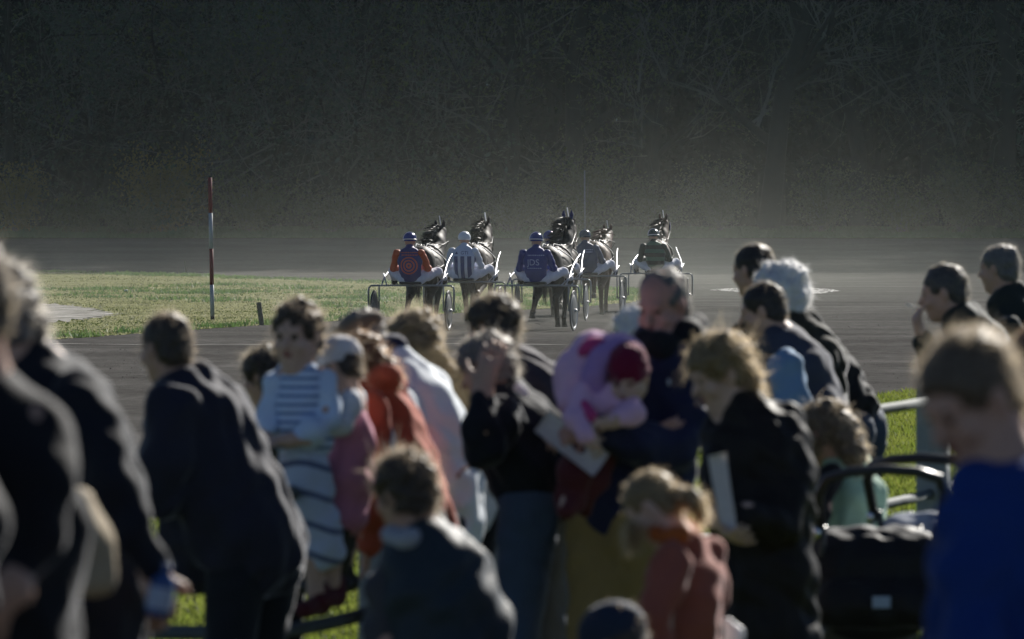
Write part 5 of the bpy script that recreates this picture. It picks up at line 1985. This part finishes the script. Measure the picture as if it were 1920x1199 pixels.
def decal(name, v2, t, jv, jq, m, parent, x0, z0, off=0.004):
    """lay a flat mesh (x right, y up) on the back of a jacket"""
    tree_ = BVHTree.FromPolygons([tuple(x) for x in jv], [tuple(x) for x in jq])
    out = []
    for p in v2:
        hit = tree_.ray_cast(Vector((p[0] + x0, -2.0, p[1] + z0)), Vector((0, 1, 0)))
        y = hit[0].y if hit[0] is not None else -0.05
        out.append((p[0] + x0, y - off, p[1] + z0))
    return mesh_np(name, out, t, m, parent, smooth=False)


def annulus(r0, r1, n=48):
    a = np.linspace(0, 2 * math.pi, n, endpoint=False)
    rs = np.linspace(r0, r1, 4)
    v = np.concatenate([np.stack([r_ * np.cos(a), r_ * np.sin(a)], 1) for r_ in rs])
    i, j = np.meshgrid(np.arange(3), np.arange(n), indexing='ij')
    j2 = (j + 1) % n
    q = np.stack([i * n + j, (i + 1) * n + j, (i + 1) * n + j2, i * n + j2], -1).reshape(-1, 4)
    return v, q


def make_driver(label, jacket, sleeves, helmet, helmet_band, lean=0.0, turn=0.0, trousers=None, decals=()):
    """seated driver facing +y, axle of the sulky at the origin"""
    A = lambda *p: np.array(p, float)
    body = Field()
    X = A(1, 0, 0)
    hip, chest, neck = A(0, -0.02, 0.90), A(0.01 + lean * 0.5, -0.10, 1.17), A(0.01 + lean, -0.05, 1.36)
    R = Rot(turn, 6)
    hc = A(0.01 + lean, 0.0, 1.485)
    head_field(body, hc, R, 1.0)
    body.cone(hc + A(0, -0.02, -0.06), neck, 0.055, 0.075, 0.03)
    tor = [hip, A(0.005 + lean * 0.25, -0.09, 1.02), chest, A(0.01 + lean * 0.8, -0.08, 1.29)]
    tr_ = [0.130, 0.128, 0.135, 0.112]
    body.chain(tor, [x * 0.8 for x in tr_], 0.05, X, 1.4)
    jf, sf, tf = Field(), Field(), Field()
    jf.chain(tor, tr_, 0.05, X, [1.32, 1.30, 1.42, 1.55])
    jf.cone(neck + A(0, 0, -0.03), neck + A(0, 0.01, 0.03), 0.085, 0.068, 0.04)
    boots = []
    for s in (-1, 1):
        sh, el, wr = A(s * 0.20 + lean * 0.8, -0.07, 1.285), A(s * 0.295 + lean * 0.4, 0.02, 1.04), A(s * 0.13, 0.30, 1.06)
        sf.chain([sh, el, wr], [0.075, 0.056, 0.040], 0.03)
        body.chain([sh, el, wr], [0.055, 0.042, 0.032], 0.03)
        hand_field(body, wr, (-s * 0.35, 1, 0.1), (-s, 0, -0.3), 1.0, 55, thumb=1 if s < 0 else -1)
        h0, kn, an = A(s * 0.11, 0.02, 0.865), A(s * 0.385, 0.40, 0.985), A(s * 0.43, 0.78, 0.86)
        tf.chain([h0, (h0 + kn) / 2 + A(0, 0, 0.01), kn, an], [0.108, 0.094, 0.066, 0.048], 0.05)
        body.chain([h0, kn, an], [0.085, 0.05, 0.036], 0.03)
        body.cone(an, an + A(0, 0.14, -0.03), 0.03, 0.022, 0.02)
        g = Field()
        g.cone(an + A(0, 0, 0.02), an + A(0, 0.02, -0.05), 0.052, 0.046, 0.02)
        g.cone(an + A(0, 0.0, -0.055), an + A(0, 0.17, -0.06), 0.042, 0.034, 0.02)
        boots.append(g)
    tf.cone(A(0, -0.03, 0.875), A(0, 0.03, 0.875), 0.10, 0.10, 0.05, X, 1.5)
    o = mesh_np("person", *body.mesh(0.010), M_SKIN)
    tag(o, label, "person", "harness race drivers")
    jv, jq = jf.mesh(0.011)
    jv = wobble(jv, jq, 0.004, 0.13, 9)
    jo = mesh_np("jacket", jv, jq, jacket, o)
    sv, sq = sf.mesh(0.011)
    mesh_np("sleeves", wobble(sv, sq, 0.004, 0.12, 8), sq, sleeves, o)
    tv, tq_ = tf.mesh(0.011)
    mesh_np("trousers", wobble(tv, tq_, 0.004, 0.14, 7), tq_, trousers or M_WHITES, o)
    for g in boots:
        mesh_np("boot", *g.mesh(0.010), M_SOLE, o)
    g = Field()
    g.ell(A(0, -0.012, 0.045), (0.110, 0.132, 0.112), None, 0.01)
    g.ell(A(0, 0.02, -0.135), (0.3, 0.3, 0.145), None, 0.01, True)
    v, q = g.mesh(0.009)
    ho = mesh_np("helmet", hc + v @ R.T, q, helmet, o)
    if helmet_band is not None:
        t = np.linspace(0, 2 * math.pi, 33)
        mb = MB()
        ring = np.stack([0.112 * np.cos(t), -0.012 + 0.134 * np.sin(t), np.full(33, 0.030)], 1)
        mb.tube(hc + ring @ R.T, 0.010, 6, cap=False)
        arc = np.stack([0.1115 * np.cos(t[:17]), np.full(17, -0.03), 0.045 + 0.1125 * np.sin(t[:17])], 1)
        mb.tube(hc + arc @ R.T, 0.009, 6)
        mb.build("helmet_band", helmet_band, ho)
    for d in decals:
        nm, v2, t, m, x0, z0 = d
        decal(nm, v2, t, jv, jq, m, jo, x0, z0)
    return o


M_WHITES = cloth("white breeches", (0.62, 0.63, 0.70), 0.1)
ORANGE = cloth("orange satin", (0.50, 0.095, 0.035), 0.2, rough=0.6)
PURPLE = cloth("purple blue satin", (0.065, 0.055, 0.17), 0.2, rough=0.6)
ROYALS = cloth("royal blue satin", (0.035, 0.045, 0.20), 0.2, rough=0.6)
WHITES = cloth("white satin", (0.60, 0.63, 0.70), 0.1, rough=0.6)
SLATE = cloth("slate blue satin", (0.06, 0.075, 0.14), 0.2, rough=0.6)
GREEND = cloth("dark green satin", (0.018, 0.034, 0.028), 0.2, rough=0.6)
H_WHITE = mat("white helmet shell", (0.72, 0.73, 0.74), rough=0.25, bump=0, var=0.03, spec=0.5)
H_BLUE = mat("blue helmet shell", (0.045, 0.05, 0.20), rough=0.25, bump=0, var=0.05, spec=0.5)
H_SLATE = mat("slate helmet shell", (0.05, 0.065, 0.10), rough=0.25, bump=0, var=0.05, spec=0.5)
H_GREEN = mat("dark green helmet shell", (0.03, 0.05, 0.045), rough=0.25, bump=0, var=0.05, spec=0.5)
M_LETTER = mat("pale lettering", (0.36, 0.40, 0.58), rough=0.7, bump=0, var=0.05)
M_LETTERB = mat("blue lettering", (0.05, 0.07, 0.20), rough=0.7, bump=0, var=0.05)
M_LETTERO = mat("orange print", (0.55, 0.12, 0.06), rough=0.7, bump=0, var=0.05)
M_BAND = mat("pale helmet band", (0.5, 0.5, 0.56), rough=0.4, bump=0)


def jersey_stripes(N, L, x, y, z):
    s = math_node(N, L, 'FRACT', math_node(N, L, 'ADD', math_node(N, L, 'MULTIPLY', x, 1 / 0.118), 0.74))
    r = ramp_node(N, [(0.0, (0.60, 0.63, 0.70)), (0.42, (0.06, 0.07, 0.20))])
    L.new(s, r.inputs[0])
    up = math_node(N, L, 'GREATER_THAN', z, 1.205)
    mx = N.new("ShaderNodeMix")
    mx.data_type = 'RGBA'
    L.new(up, mx.inputs[0])
    L.new(r.outputs[0], mx.inputs[6])
    mx.inputs[7].default_value = (0.52, 0.57, 0.70, 1)
    return mx.outputs[2]


def hoops(N, L, x, y, z):
    s = math_node(N, L, 'FRACT', math_node(N, L, 'MULTIPLY', z, 1 / 0.155))
    r = ramp_node(N, [(0.0, (0.015, 0.022, 0.020)), (0.5, (0.05, 0.13, 0.085))])
    L.new(s, r.inputs[0])
    return r.outputs[0]


M_STRIPES = patterned("white and blue striped jersey", jersey_stripes, 0.6)
M_HOOPS = patterned("green hooped jersey", hoops, 0.6)


def letters(txt, size, m, x0, z0):
    v, t = text_mesh(txt, size)
    return ("lettering", v[:, :2], t, m, x0, z0)


def rings(radii, m, x0, z0):
    V, Q, n = [], [], 0
    for a, b in radii:
        v, q = annulus(a, b)
        V.append(v)
        Q.append(q + n)
        n += len(v)
    return ("ring_print", np.concatenate(V), np.concatenate(Q), m, x0, z0)


def bars(rows, m, x0, z0):
    """rows of small worn print too far away to read: short dashes"""
    r = np.random.default_rng(3)
    V, Q, n = [], [], 0
    for (zz, w, h_) in rows:
        x = -w
        while x < w:
            l = r.uniform(0.012, 0.024)
            v = np.array([(x, zz), (x + l, zz), (x + l, zz + h_ * r.uniform(0.7, 1)), (x, zz + h_ * r.uniform(0.7, 1))])
            V.append(v)
            Q.append([[n, n + 1, n + 2, n + 3]])
            n += 4
            x += l + 0.009
    return ("print", np.concatenate(V), np.concatenate(Q), m, x0, z0)


TEAMS = [
    # label word, px centre, Y, heading
    ("orange", 771, 100.6, 9.0),
    ("striped", 871, 105.6, 8.0),
    ("blue", 1006, 100.6, 11.5),
    ("hidden", 1034, 110.0, 8.0),
    ("slate", 1104, 115.5, 7.0),
    ("green", 1230, 120.0, 3.5),
]
DR = {
    "orange": lambda: make_driver("driver in a purple-blue jacket with orange sleeves and orange rings on the back", PURPLE, ORANGE, H_BLUE, M_BAND, -0.03, 5,
                                  None, [rings([(0.018, 0.048), (0.075, 0.098), (0.124, 0.146)], M_LETTERO, 0.0, 1.085), bars([(0.02, 0.15, 0.022), (-0.025, 0.13, 0.026)], M_LETTERO, 0.0, 1.275)]),
    "striped": lambda: make_driver("driver in a blue and white vertically striped jersey with a white helmet", M_STRIPES, WHITES, H_WHITE, None, -0.01, -10,
                                   None, [letters("GTI", 0.085, M_LETTERB, 0.03, 1.262), letters("▲", 0.07, M_LETTERB, -0.115, 1.262)]),
    "blue": lambda: make_driver("driver in a royal blue jacket with pale letters across the back", ROYALS, ROYALS, H_BLUE, M_BAND, -0.01, 0,
                                None, [letters("JDS", 0.145, M_LETTER, -0.01, 1.135), bars([(0, 0.13, 0.02)], M_LETTER, 0.02, 1.25), bars([(0, 0.12, 0.016)], M_LETTER, 0.0, 1.035)]),
    "hidden": lambda: make_driver("driver in a blue helmet almost hidden behind the royal blue jacket", ROYALS, ROYALS, H_BLUE, None, -0.05, 0),
    "slate": lambda: make_driver("driver in a slate blue jacket and helmet, second from the right in the race", SLATE, SLATE, H_SLATE, None, -0.08, -14,
                                 None, [bars([(0, 0.08, 0.02), (-0.045, 0.1, 0.02)], M_LETTER, 0.0, 1.25)]),
    "green": lambda: make_driver("driver in a dark green hooped jacket, farthest right in the race", M_HOOPS, GREEND, H_GREEN, M_BAND, -0.06, 8),
}
BONNET_BLUE = cloth("blue bonnet cloth", (0.03, 0.035, 0.10), 0.2)
HS = {
    "orange": lambda: make_horse('black', 'dark', 0.75, -8, None, False, "black horse in front of the orange-sleeved driver, mane flying to the left", -0.03, 0.05),
    "striped": lambda: make_horse('brown', 'fair', -0.7, 6, None, False, "dark brown horse in front of the driver in blue and white stripes", 0.03, -0.04),
    "blue": lambda: make_horse('black', 'dark', 0.6, 0, BONNET_BLUE, False, "black horse in a blue ear bonnet, in front of the royal blue jacket", 0.12, 0.02),
    "hidden": lambda: make_horse('brown', 'dark', -0.8, 0, None, False, "dark horse mostly hidden behind the horse in the blue ear bonnet"),
    "slate": lambda: make_horse('bay', 'ginger', 0.35, -10, None, False, "bay horse with a tousled reddish mane, in front of the slate-jacketed driver", -0.14, 0.10),
    "green": lambda: make_horse('bay', 'brown', -0.6, 4, None, BONNET_BLUE, "bay horse wearing blue blinkers, in front of the green-jacketed driver", 0.08, 0.04),
}
HL = {
    "orange": "black horse in front of the orange-sleeved driver, mane flying to the left",
    "striped": "dark brown horse in front of the driver in blue and white stripes",
    "blue": "black horse in a blue ear bonnet, in front of the royal blue jacket",
    "hidden": "dark horse mostly hidden behind the horse in the blue ear bonnet",
    "slate": "bay horse with a tousled reddish mane, in front of the slate-jacketed driver",
    "green": "bay horse wearing blue blinkers, in front of the green-jacketed driver",
}
SL = {
    "orange": "grey two-wheeled sulky under the driver with orange sleeves",
    "striped": "two-wheeled sulky under the driver in the striped jersey",
    "blue": "two-wheeled sulky under the royal blue jacket, nearest the camera",
    "hidden": "sulky mostly hidden behind the one under the royal blue jacket",
    "slate": "two-wheeled sulky under the slate-jacketed driver",
    "green": "farthest sulky, under the green-jacketed driver",
}
proto = make_sulky()
for i, (k, px, Y, hd_) in enumerate(TEAMS):
    loc = Vector(((px - 960) / F * Y, Y, 0.012))
    rz = -rad(hd_)
    s_ = proto if i == 0 else copy_thing(proto)
    s_.location = loc
    s_.rotation_euler.z = rz
    tag(s_, SL[k], "sulky", "racing sulkies")
    d_ = DR[k]()
    d_.location = loc
    d_.rotation_euler.z = rz
    h_ = HS[k]()
    tag(h_, HL[k], "horse", "trotting horses")
    h_.location = loc + Matrix.Rotation(rz, 3, 'Z') @ Vector((0, 0.85, 0))
    h_.rotation_euler.z = rz
    h_.scale = (0.92, 0.92, 0.92)

# clods thrown up behind the nearest hooves
r = np.random.default_rng(12)
v, t, n = [], [], 0
for px, Y, cnt in ((998, 102.0, 260), (775, 102.5, 90), (1030, 111, 60), (1110, 117, 60)):
    c = np.array([(px - 960) / F * Y, Y, 0.05])
    for i in range(cnt):
        p = c + np.array([r.normal() * 0.22, r.normal() * 0.6, abs(r.normal()) * 0.13])
        v.append(oct_v * r.uniform(0.004, 0.013) + p)
        t.append(oct_t + n)
        t.append(np.array([[1, 0, 2], [2, 0, 3]]) + n)
        n += 5
tag(mesh_np("flying_dirt", np.concatenate(v), np.concatenate(t), M_TRACK, smooth=False), "specks of cinder thrown up by the hooves", "dirt", kind="stuff")

# ------------------------------------------------------------------ poles, stakes and litter
p0, p1 = ground(398.5, 602), at(393.5, 333, ground(398.5, 602)[1])
pm = MB()


def along(t):
    return p0 + (p1 - p0) * t


root = empty("marker_pole", p0)
tag(root, "tall red and white striped marker pole standing in the infield grass", "pole")
RED = mat("weathered red paint", (0.17, 0.03, 0.03), rough=0.7, bump=0.1)  # both pole paints dulled in colour to carry the haze
WHT = mat("weathered white paint", (0.40, 0.41, 0.43), rough=0.6, bump=0.1)
cuts = [0, 0.035, 0.252, 0.504, 0.752, 1.0]
for i, (a, b) in enumerate(zip(cuts[:-1], cuts[1:])):
    m = MB()
    m.tube([along(a), along(b)], 0.038, 14)
    m.build("pole_base" if i == 0 else "band", [mat("dark wood", (0.05, 0.045, 0.035)), WHT, RED, WHT, RED][i], root, p0)
p0, p1 = ground(491, 611), at(485, 567, ground(491, 611)[1])
m = MB()
ax_ = (p1 - p0) / np.linalg.norm(p1 - p0)
s1 = np.cross(ax_, [0, 1, 0])
Rm = np.stack([s1 / np.linalg.norm(s1), np.cross(ax_, s1), ax_], 1)
m.box((p0 + p1) / 2, (0.085, 0.05, np.linalg.norm(p1 - p0)), Rm, 0.01)
tag(m.build("wooden_stake", mat("grey weathered wood", (0.13, 0.125, 0.09), var=0.4), None, p0), "short leaning wooden stake at the edge of the infield", "stake")
p0 = ground(349, 511)
m = MB()
m.tube([p0, at(346, 490, p0[1])], 0.03, 8)
tag(m.build("wooden_stake", mat("grey weathered wood", (0.13, 0.125, 0.09)), None, p0), "tiny stake on the far rim of the infield left of the striped pole", "stake")
g = Field()
p0 = ground(236, 549) + [0, 0, 0.035]
g.ell(p0, (0.045, 0.045, 0.042), None, 0.01)
g.ell(p0 + [0.02, 0, 0.02], (0.025, 0.03, 0.022), None, 0.02)
thing_from_field("litter", g, 0.008, mat("white litter", (0.75, 0.75, 0.75), bump=0.1), "small white scrap lying in the infield grass", "litter", p0)
p0 = at(1097, 421, 234)
p0[2] = float(hgt(234))
m = MB()
m.tube([p0, at(1096, 320, 234)], [0.03, 0.024], 8)
tag(m.build("slim_pole", M_GREYTUBE, None, p0), "slim grey pole at the foot of the wood behind the race", "pole")

# ------------------------------------------------------------------ the fence
M_POST = mat("weathered concrete post", (0.30, 0.33, 0.34), rough=0.85, var=0.2, scale=6, bump=0.5, bscale=30)
M_RAIL = mat("grey green painted rail", (0.10, 0.115, 0.12), rough=0.7, var=0.15, bump=0.1, spec=0.15)
FL = [np.array(p) for p in ((-4.6, 21.2), (-2.4, 20.7), (-0.815, 19.95), (-0.45, 21.2), (-0.05, 22.6), (0.55, 24.6), (1.3, 27.3), (2.09, 29.9), (2.66, 33.4), (2.9, 37.0))]
names = ["rail fence at the far left, behind the nearest dark coats", "rail fence beside the navy suit, with its low rail showing", "low fence rail under the girl in pale blue",
         "rail fence behind the rust orange jacket", "rail fence behind the pale blue coat", "rail fence behind the balding man", "pale rails over bright grass left of the thick grey post",
         "rail fence behind the boy in royal blue", "rail fence beyond the grey-haired men"]
POST = ["square fence post beyond the left edge", "square fence post among the dark coats at the left", "mossy wooden post beside the girl in pale blue", "fence post hidden behind the rust orange jacket",
        "fence post hidden behind the fur collar", "fence post hidden behind the balding man", "fence post in front of the man in the slate vest", "thick pale grey fence post standing clear on the right",
        "fence post behind the boy in royal blue", "last fence post behind the grey-haired men"]
for i in range(len(FL)):
    p = FL[i]
    z = float(hgt(p[1]))
    m = MB()
    th = 0.15 if i != 2 else 0.075
    top = 1.14 if i != 2 else 1.22
    nxt = FL[min(i + 1, len(FL) - 1)] - FL[max(i - 1, 0)]
    a_ = math.atan2(nxt[1], nxt[0])
    m.box((p[0], p[1], z + top / 2 - 0.1), (th, th, top + 0.2), np.array(Matrix.Rotation(a_, 3, 'Z')), 0.012)
    o = m.build("fence_post", M_POST if i != 2 else mat("mossy wood", (0.06, 0.058, 0.035), var=0.4), None, np.array([p[0], p[1], z]))
    tag(o, POST[i], "fence post", "fence posts")
    if i < len(FL) - 1:
        q = FL[i + 1]
        u = (q - p) / np.linalg.norm(q - p)
        e0, e1 = p + u * (th / 2 + 0.004), q - u * ((0.15 if i + 1 != 2 else 0.075) / 2 + 0.004)
        root = empty("fence_rails", (e0[0], e0[1], 0))
        tag(root, names[i], "fence", "rail fence along the track")
        for h_ in (1.06, 0.60):
            m = MB()
            t = np.linspace(0, 1, 5)
            m.tube([np.array([*(e0 + (e1 - e0) * x), float(hgt(p[1])) * (1 - x) + float(hgt(q[1])) * x + h_ - 0.008 * math.sin(x * 3.14)]) for x in t], 0.025, 12)
            m.build("rail", M_RAIL, root, np.array([e0[0], e0[1], 0]))

# ------------------------------------------------------------------ pushchairs
M_FRAME = mat("black tube", (0.02, 0.02, 0.022), rough=0.35, spec=0.6, bump=0)
M_CANOPY = cloth("black nylon", (0.012, 0.012, 0.014), 0.2, rough=0.6)
M_CHROME = mat("bright chrome", (0.7, 0.72, 0.74), rough=0.2, metal=1.0, bump=0)


def pushchair(Y, px, rz, label, canopy, frame, second=False):
    base = np.array([(px - 960) / F * Y, Y, float(hgt(Y))])
    o = empty("pushchair", base, rz)
    tag(o, label, "pushchair")
    f_ = MB()
    for s in (-1, 1):
        f_.tube([(s * 0.205, -0.30, 0.14), (s * 0.205, 0.10, 0.60), (s * 0.20, 0.22, 0.86)], 0.013, 8)
        f_.tube([(s * 0.205, 0.42, 0.14), (s * 0.205, 0.05, 0.52), (s * 0.20, -0.20, 0.88)], 0.013, 8)
        f_.tube([(s * 0.205, -0.30, 0.14), (s * 0.205, 0.42, 0.14)], 0.010, 8)
    f_.build("frame", frame, o)
    h_ = MB()
    h_.tube([(-0.215, -0.20, 0.86), (-0.225, -0.26, 1.0), (-0.20, -0.29, 1.055), (-0.12, -0.31, 1.08), (0, -0.31, 1.088), (0.12, -0.31, 1.08), (0.20, -0.29, 1.055), (0.225, -0.26, 1.0), (0.215, -0.20, 0.86)], 0.019, 10)
    h_.build("handle", M_FRAME, o)
    g_ = Field()
    g_.chain([(-0.13, -0.02, 0.72), (0.13, -0.02, 0.72)], [0.15, 0.15], 0.03)
    g_.chain([(-0.13, 0.12, 0.66), (0.13, 0.12, 0.66)], [0.14, 0.14], 0.03)
    g_.chain([(-0.15, -0.16, 0.60), (0.15, -0.16, 0.60)], [0.085, 0.085], 0.03)
    v_, q_ = g_.mesh(0.012)
    co = mesh_np("canopy", wobble(v_, q_, 0.006, 0.12, 5), q_, canopy, o)
    if not second:
        lb = MB()
        lb.box((0.0, -0.253, 0.615), (0.065, 0.006, 0.042), None, 0.002)
        lb.build("label_patch", mat("pale patch", (0.30, 0.38, 0.50), rough=0.7, bump=0), co)
    se = Field()
    se.chain([(0, -0.10, 0.52), (0, 0.22, 0.44)], [0.06, 0.06], 0.03, np.array([1.0, 0, 0]), 2.8)
    se.chain([(0, 0.22, 0.44), (0, 0.42, 0.26)], [0.05, 0.045], 0.03, np.array([1.0, 0, 0]), 2.8)
    mesh_np("seat", *se.mesh(0.013), canopy, o)
    bk = Field()
    bk.cone((-0.12, 0.05, 0.24), (0.12, 0.05, 0.24), 0.10, 0.10, 0.03, np.array([0, 1.0, 0]), 1.8)
    bk.ell((0, 0.05, 0.40), (0.4, 0.4, 0.10), None, 0.01, True)
    mesh_np("basket", *bk.mesh(0.013), canopy, o)
    for sx in (-1, 1):
        for y in (-0.30, 0.42):
            w_ = MB()
            w_.lathe([(0.075, -0.02), (0.10, -0.022), (0.112, 0), (0.10, 0.022), (0.075, 0.02), (0.075, -0.02)], (sx * 0.24, y, 0.118), 'x', 24)
            wh = w_.build("wheel", M_TYRE, o)
            w_ = MB()
            w_.lathe([(0, -0.026), (0.03, -0.026), (0.074, -0.012), (0.074, 0.012), (0.03, 0.026), (0, 0.026)], (sx * 0.24, y, 0.118), 'x', 16)
            w_.build("hub", M_CHROME, wh)
        c_ = MB()
        c_.lathe([(0, -0.012), (0.026, -0.012), (0.032, 0), (0.026, 0.012), (0, 0.012)], (sx * 0.225, -0.20, 0.86), 'x', 14)
        c_.build("hinge", M_CHROME, o)
        c_ = MB()
        c_.lathe([(0, -0.012), (0.022, -0.012), (0.028, 0), (0.022, 0.012), (0, 0.012)], (sx * 0.225, 0.06, 0.54), 'x', 14)
        c_.build("hinge", M_CHROME, o)
    return o


pushchair(21.6, 1636, rad(4), "black pushchair with an arched handle and a pale patch on its hood", M_CANOPY, M_FRAME)
GREYHOOD = mat("pale grey coated hood", (0.42, 0.45, 0.50), rough=0.4, bump=0.15, spec=0.5)
pushchair(22.6, 1772, rad(-20), "pale grey pushchair half hidden behind the boy in royal blue", GREYHOOD, M_FRAME, True)

# white carrier bag at the bottom edge
g = Field()
pb_ = at(1338, 1282, 15.86)
g.ell(pb_, (0.09, 0.05, 0.10), None, 0.03)
for s in (-1, 1):
    g.chain([pb_ + [s * 0.05, 0, 0.07], pb_ + [s * 0.055, 0, 0.13], pb_ + [s * 0.035, 0, 0.16]], [0.03, 0.02, 0.018], 0.03)
g.cone(pb_ + [-0.06, 0, -0.1], pb_ + [0.06, 0, -0.1], 0.05, 0.05, 0.02)
thing_from_field("carrier_bag", g, 0.009, mat("white plastic film", (0.72, 0.73, 0.75), rough=0.35, bump=0.6, trans=0.3), "white carrier bag hanging from the hand of the girl in dusky orange", "bag", pb_, 0.006)

# ------------------------------------------------------------------ air: haze over the whole place, dust over the race


def volume_box(name, lo, hi, mat_, label):
    m = MB()
    lo, hi = np.array(lo, float), np.array(hi, float)
    m.box((lo + hi) / 2, hi - lo)
    o = m.build(name, mat_, smooth=False)
    tag(o, label, name.split("_")[0], kind="stuff")
    return o


def vol_mat(name, dens, col, aniso, cloud=False, centre=None):
    m = bpy.data.materials.new(name)
    N, L = nodes_of(m)
    N.remove(N["Principled BSDF"])
    v = N.new("ShaderNodeVolumePrincipled")
    v.inputs["Color"].default_value = (*col, 1)
    v.inputs["Density"].default_value = dens
    v.inputs["Anisotropy"].default_value = aniso
    L.new(v.outputs[0], N["Material Output"].inputs["Volume"])
    if cloud:
        tc = N.new("ShaderNodeTexCoord")
        sp = N.new("ShaderNodeSeparateXYZ")
        L.new(tc.outputs["Object"], sp.inputs[0])
        nz = N.new("ShaderNodeTexNoise")
        nz.inputs["Scale"].default_value = 0.10
        nz.inputs["Detail"].default_value = 2
        L.new(tc.outputs["Object"], nz.inputs["Vector"])
        rr_ = ramp_node(N, [(0.42, (0.0,) * 3), (0.62, (2.2,) * 3)], 'LINEAR')
        L.new(nz.outputs["Fac"], rr_.inputs[0])
        fall = math_node(N, L, 'POWER', 2.718, math_node(N, L, 'MULTIPLY', sp.outputs[2], -1 / 2.2))
        low = math_node(N, L, 'POWER', 2.718, math_node(N, L, 'MULTIPLY', sp.outputs[2], -1 / 0.9))
        fall = math_node(N, L, 'ADD', fall, math_node(N, L, 'MULTIPLY', low, 0.8))
        cap = math_node(N, L, 'SUBTRACT', 1.0, math_node(N, L, 'SMOOTH_MIN', math_node(N, L, 'DIVIDE', sp.outputs[2], 11.0), 1.0))
        # thicker along the path of the horses, thinner to the sides
        gx = math_node(N, L, 'SUBTRACT', sp.outputs[0], math_node(N, L, 'MULTIPLY', math_node(N, L, 'SUBTRACT', sp.outputs[1], 100.0), 0.02))
        gx = math_node(N, L, 'DIVIDE', gx, 15.0)
        gx = math_node(N, L, 'POWER', 2.718, math_node(N, L, 'MULTIPLY', math_node(N, L, 'MULTIPLY', gx, gx), -1.0))
        gx = math_node(N, L, 'ADD', math_node(N, L, 'MULTIPLY', gx, 0.9), 0.4)
        d = math_node(N, L, 'MULTIPLY', fall, rr_.outputs[0])
        d = math_node(N, L, 'MULTIPLY', d, cap)
        d = math_node(N, L, 'MULTIPLY', d, gx)
        # a thicker puff drifting off to the right
        q_ = None
        for s_, c_, w_ in ((sp.outputs[0], 15.5, 2.4), (sp.outputs[1], 190.0, 14.0)):
            e_ = math_node(N, L, 'DIVIDE', math_node(N, L, 'SUBTRACT', s_, c_), w_)
            e_ = math_node(N, L, 'MULTIPLY', e_, e_)
            q_ = e_ if q_ is None else math_node(N, L, 'ADD', q_, e_)
        puff = math_node(N, L, 'MULTIPLY', math_node(N, L, 'POWER', 2.718, math_node(N, L, 'MULTIPLY', q_, -1.0)), fall)
        d = math_node(N, L, 'ADD', d, math_node(N, L, 'MULTIPLY', math_node(N, L, 'MULTIPLY', puff, rr_.outputs[0]), 1.0))
        # dust kicked up round the wheels
        q_ = None
        for s_, c_, w_ in ((sp.outputs[0], 0.4, 4.0), (sp.outputs[1], 109.0, 13.0)):
            e_ = math_node(N, L, 'DIVIDE', math_node(N, L, 'SUBTRACT', s_, c_), w_)
            e_ = math_node(N, L, 'MULTIPLY', e_, e_)
            q_ = e_ if q_ is None else math_node(N, L, 'ADD', q_, e_)
        puff = math_node(N, L, 'MULTIPLY', math_node(N, L, 'POWER', 2.718, math_node(N, L, 'MULTIPLY', q_, -1.0)), math_node(N, L, 'ADD', low, math_node(N, L, 'MULTIPLY', fall, 0.15)))
        n4 = N.new("ShaderNodeTexNoise")
        n4.inputs["Scale"].default_value = 0.45
        n4.inputs["Detail"].default_value = 3
        L.new(tc.outputs["Object"], n4.inputs["Vector"])
        r4 = ramp_node(N, [(0.38, (0.15,) * 3), (0.65, (2.0,) * 3)], 'LINEAR')
        L.new(n4.outputs["Fac"], r4.inputs[0])
        d = math_node(N, L, 'ADD', d, math_node(N, L, 'MULTIPLY', math_node(N, L, 'MULTIPLY', puff, r4.outputs[0]), 1.3))
        d = math_node(N, L, 'MULTIPLY', d, dens)
        L.new(d, v.inputs["Density"])
    return m


volume_box("haze", (-140, -20, -1.0), (180, 330, 34), vol_mat("thin haze", 0.00003, (0.55, 0.85, 0.95), 0.55), "thin sunlit haze over the whole place")
volume_box("dust_cloud", (-24, 92.0, 0.03), (26, 226, 11), vol_mat("dust", 0.00064, (0.90, 0.93, 0.85), 0.5, True), "pale backlit dust hanging over the race and the bend")
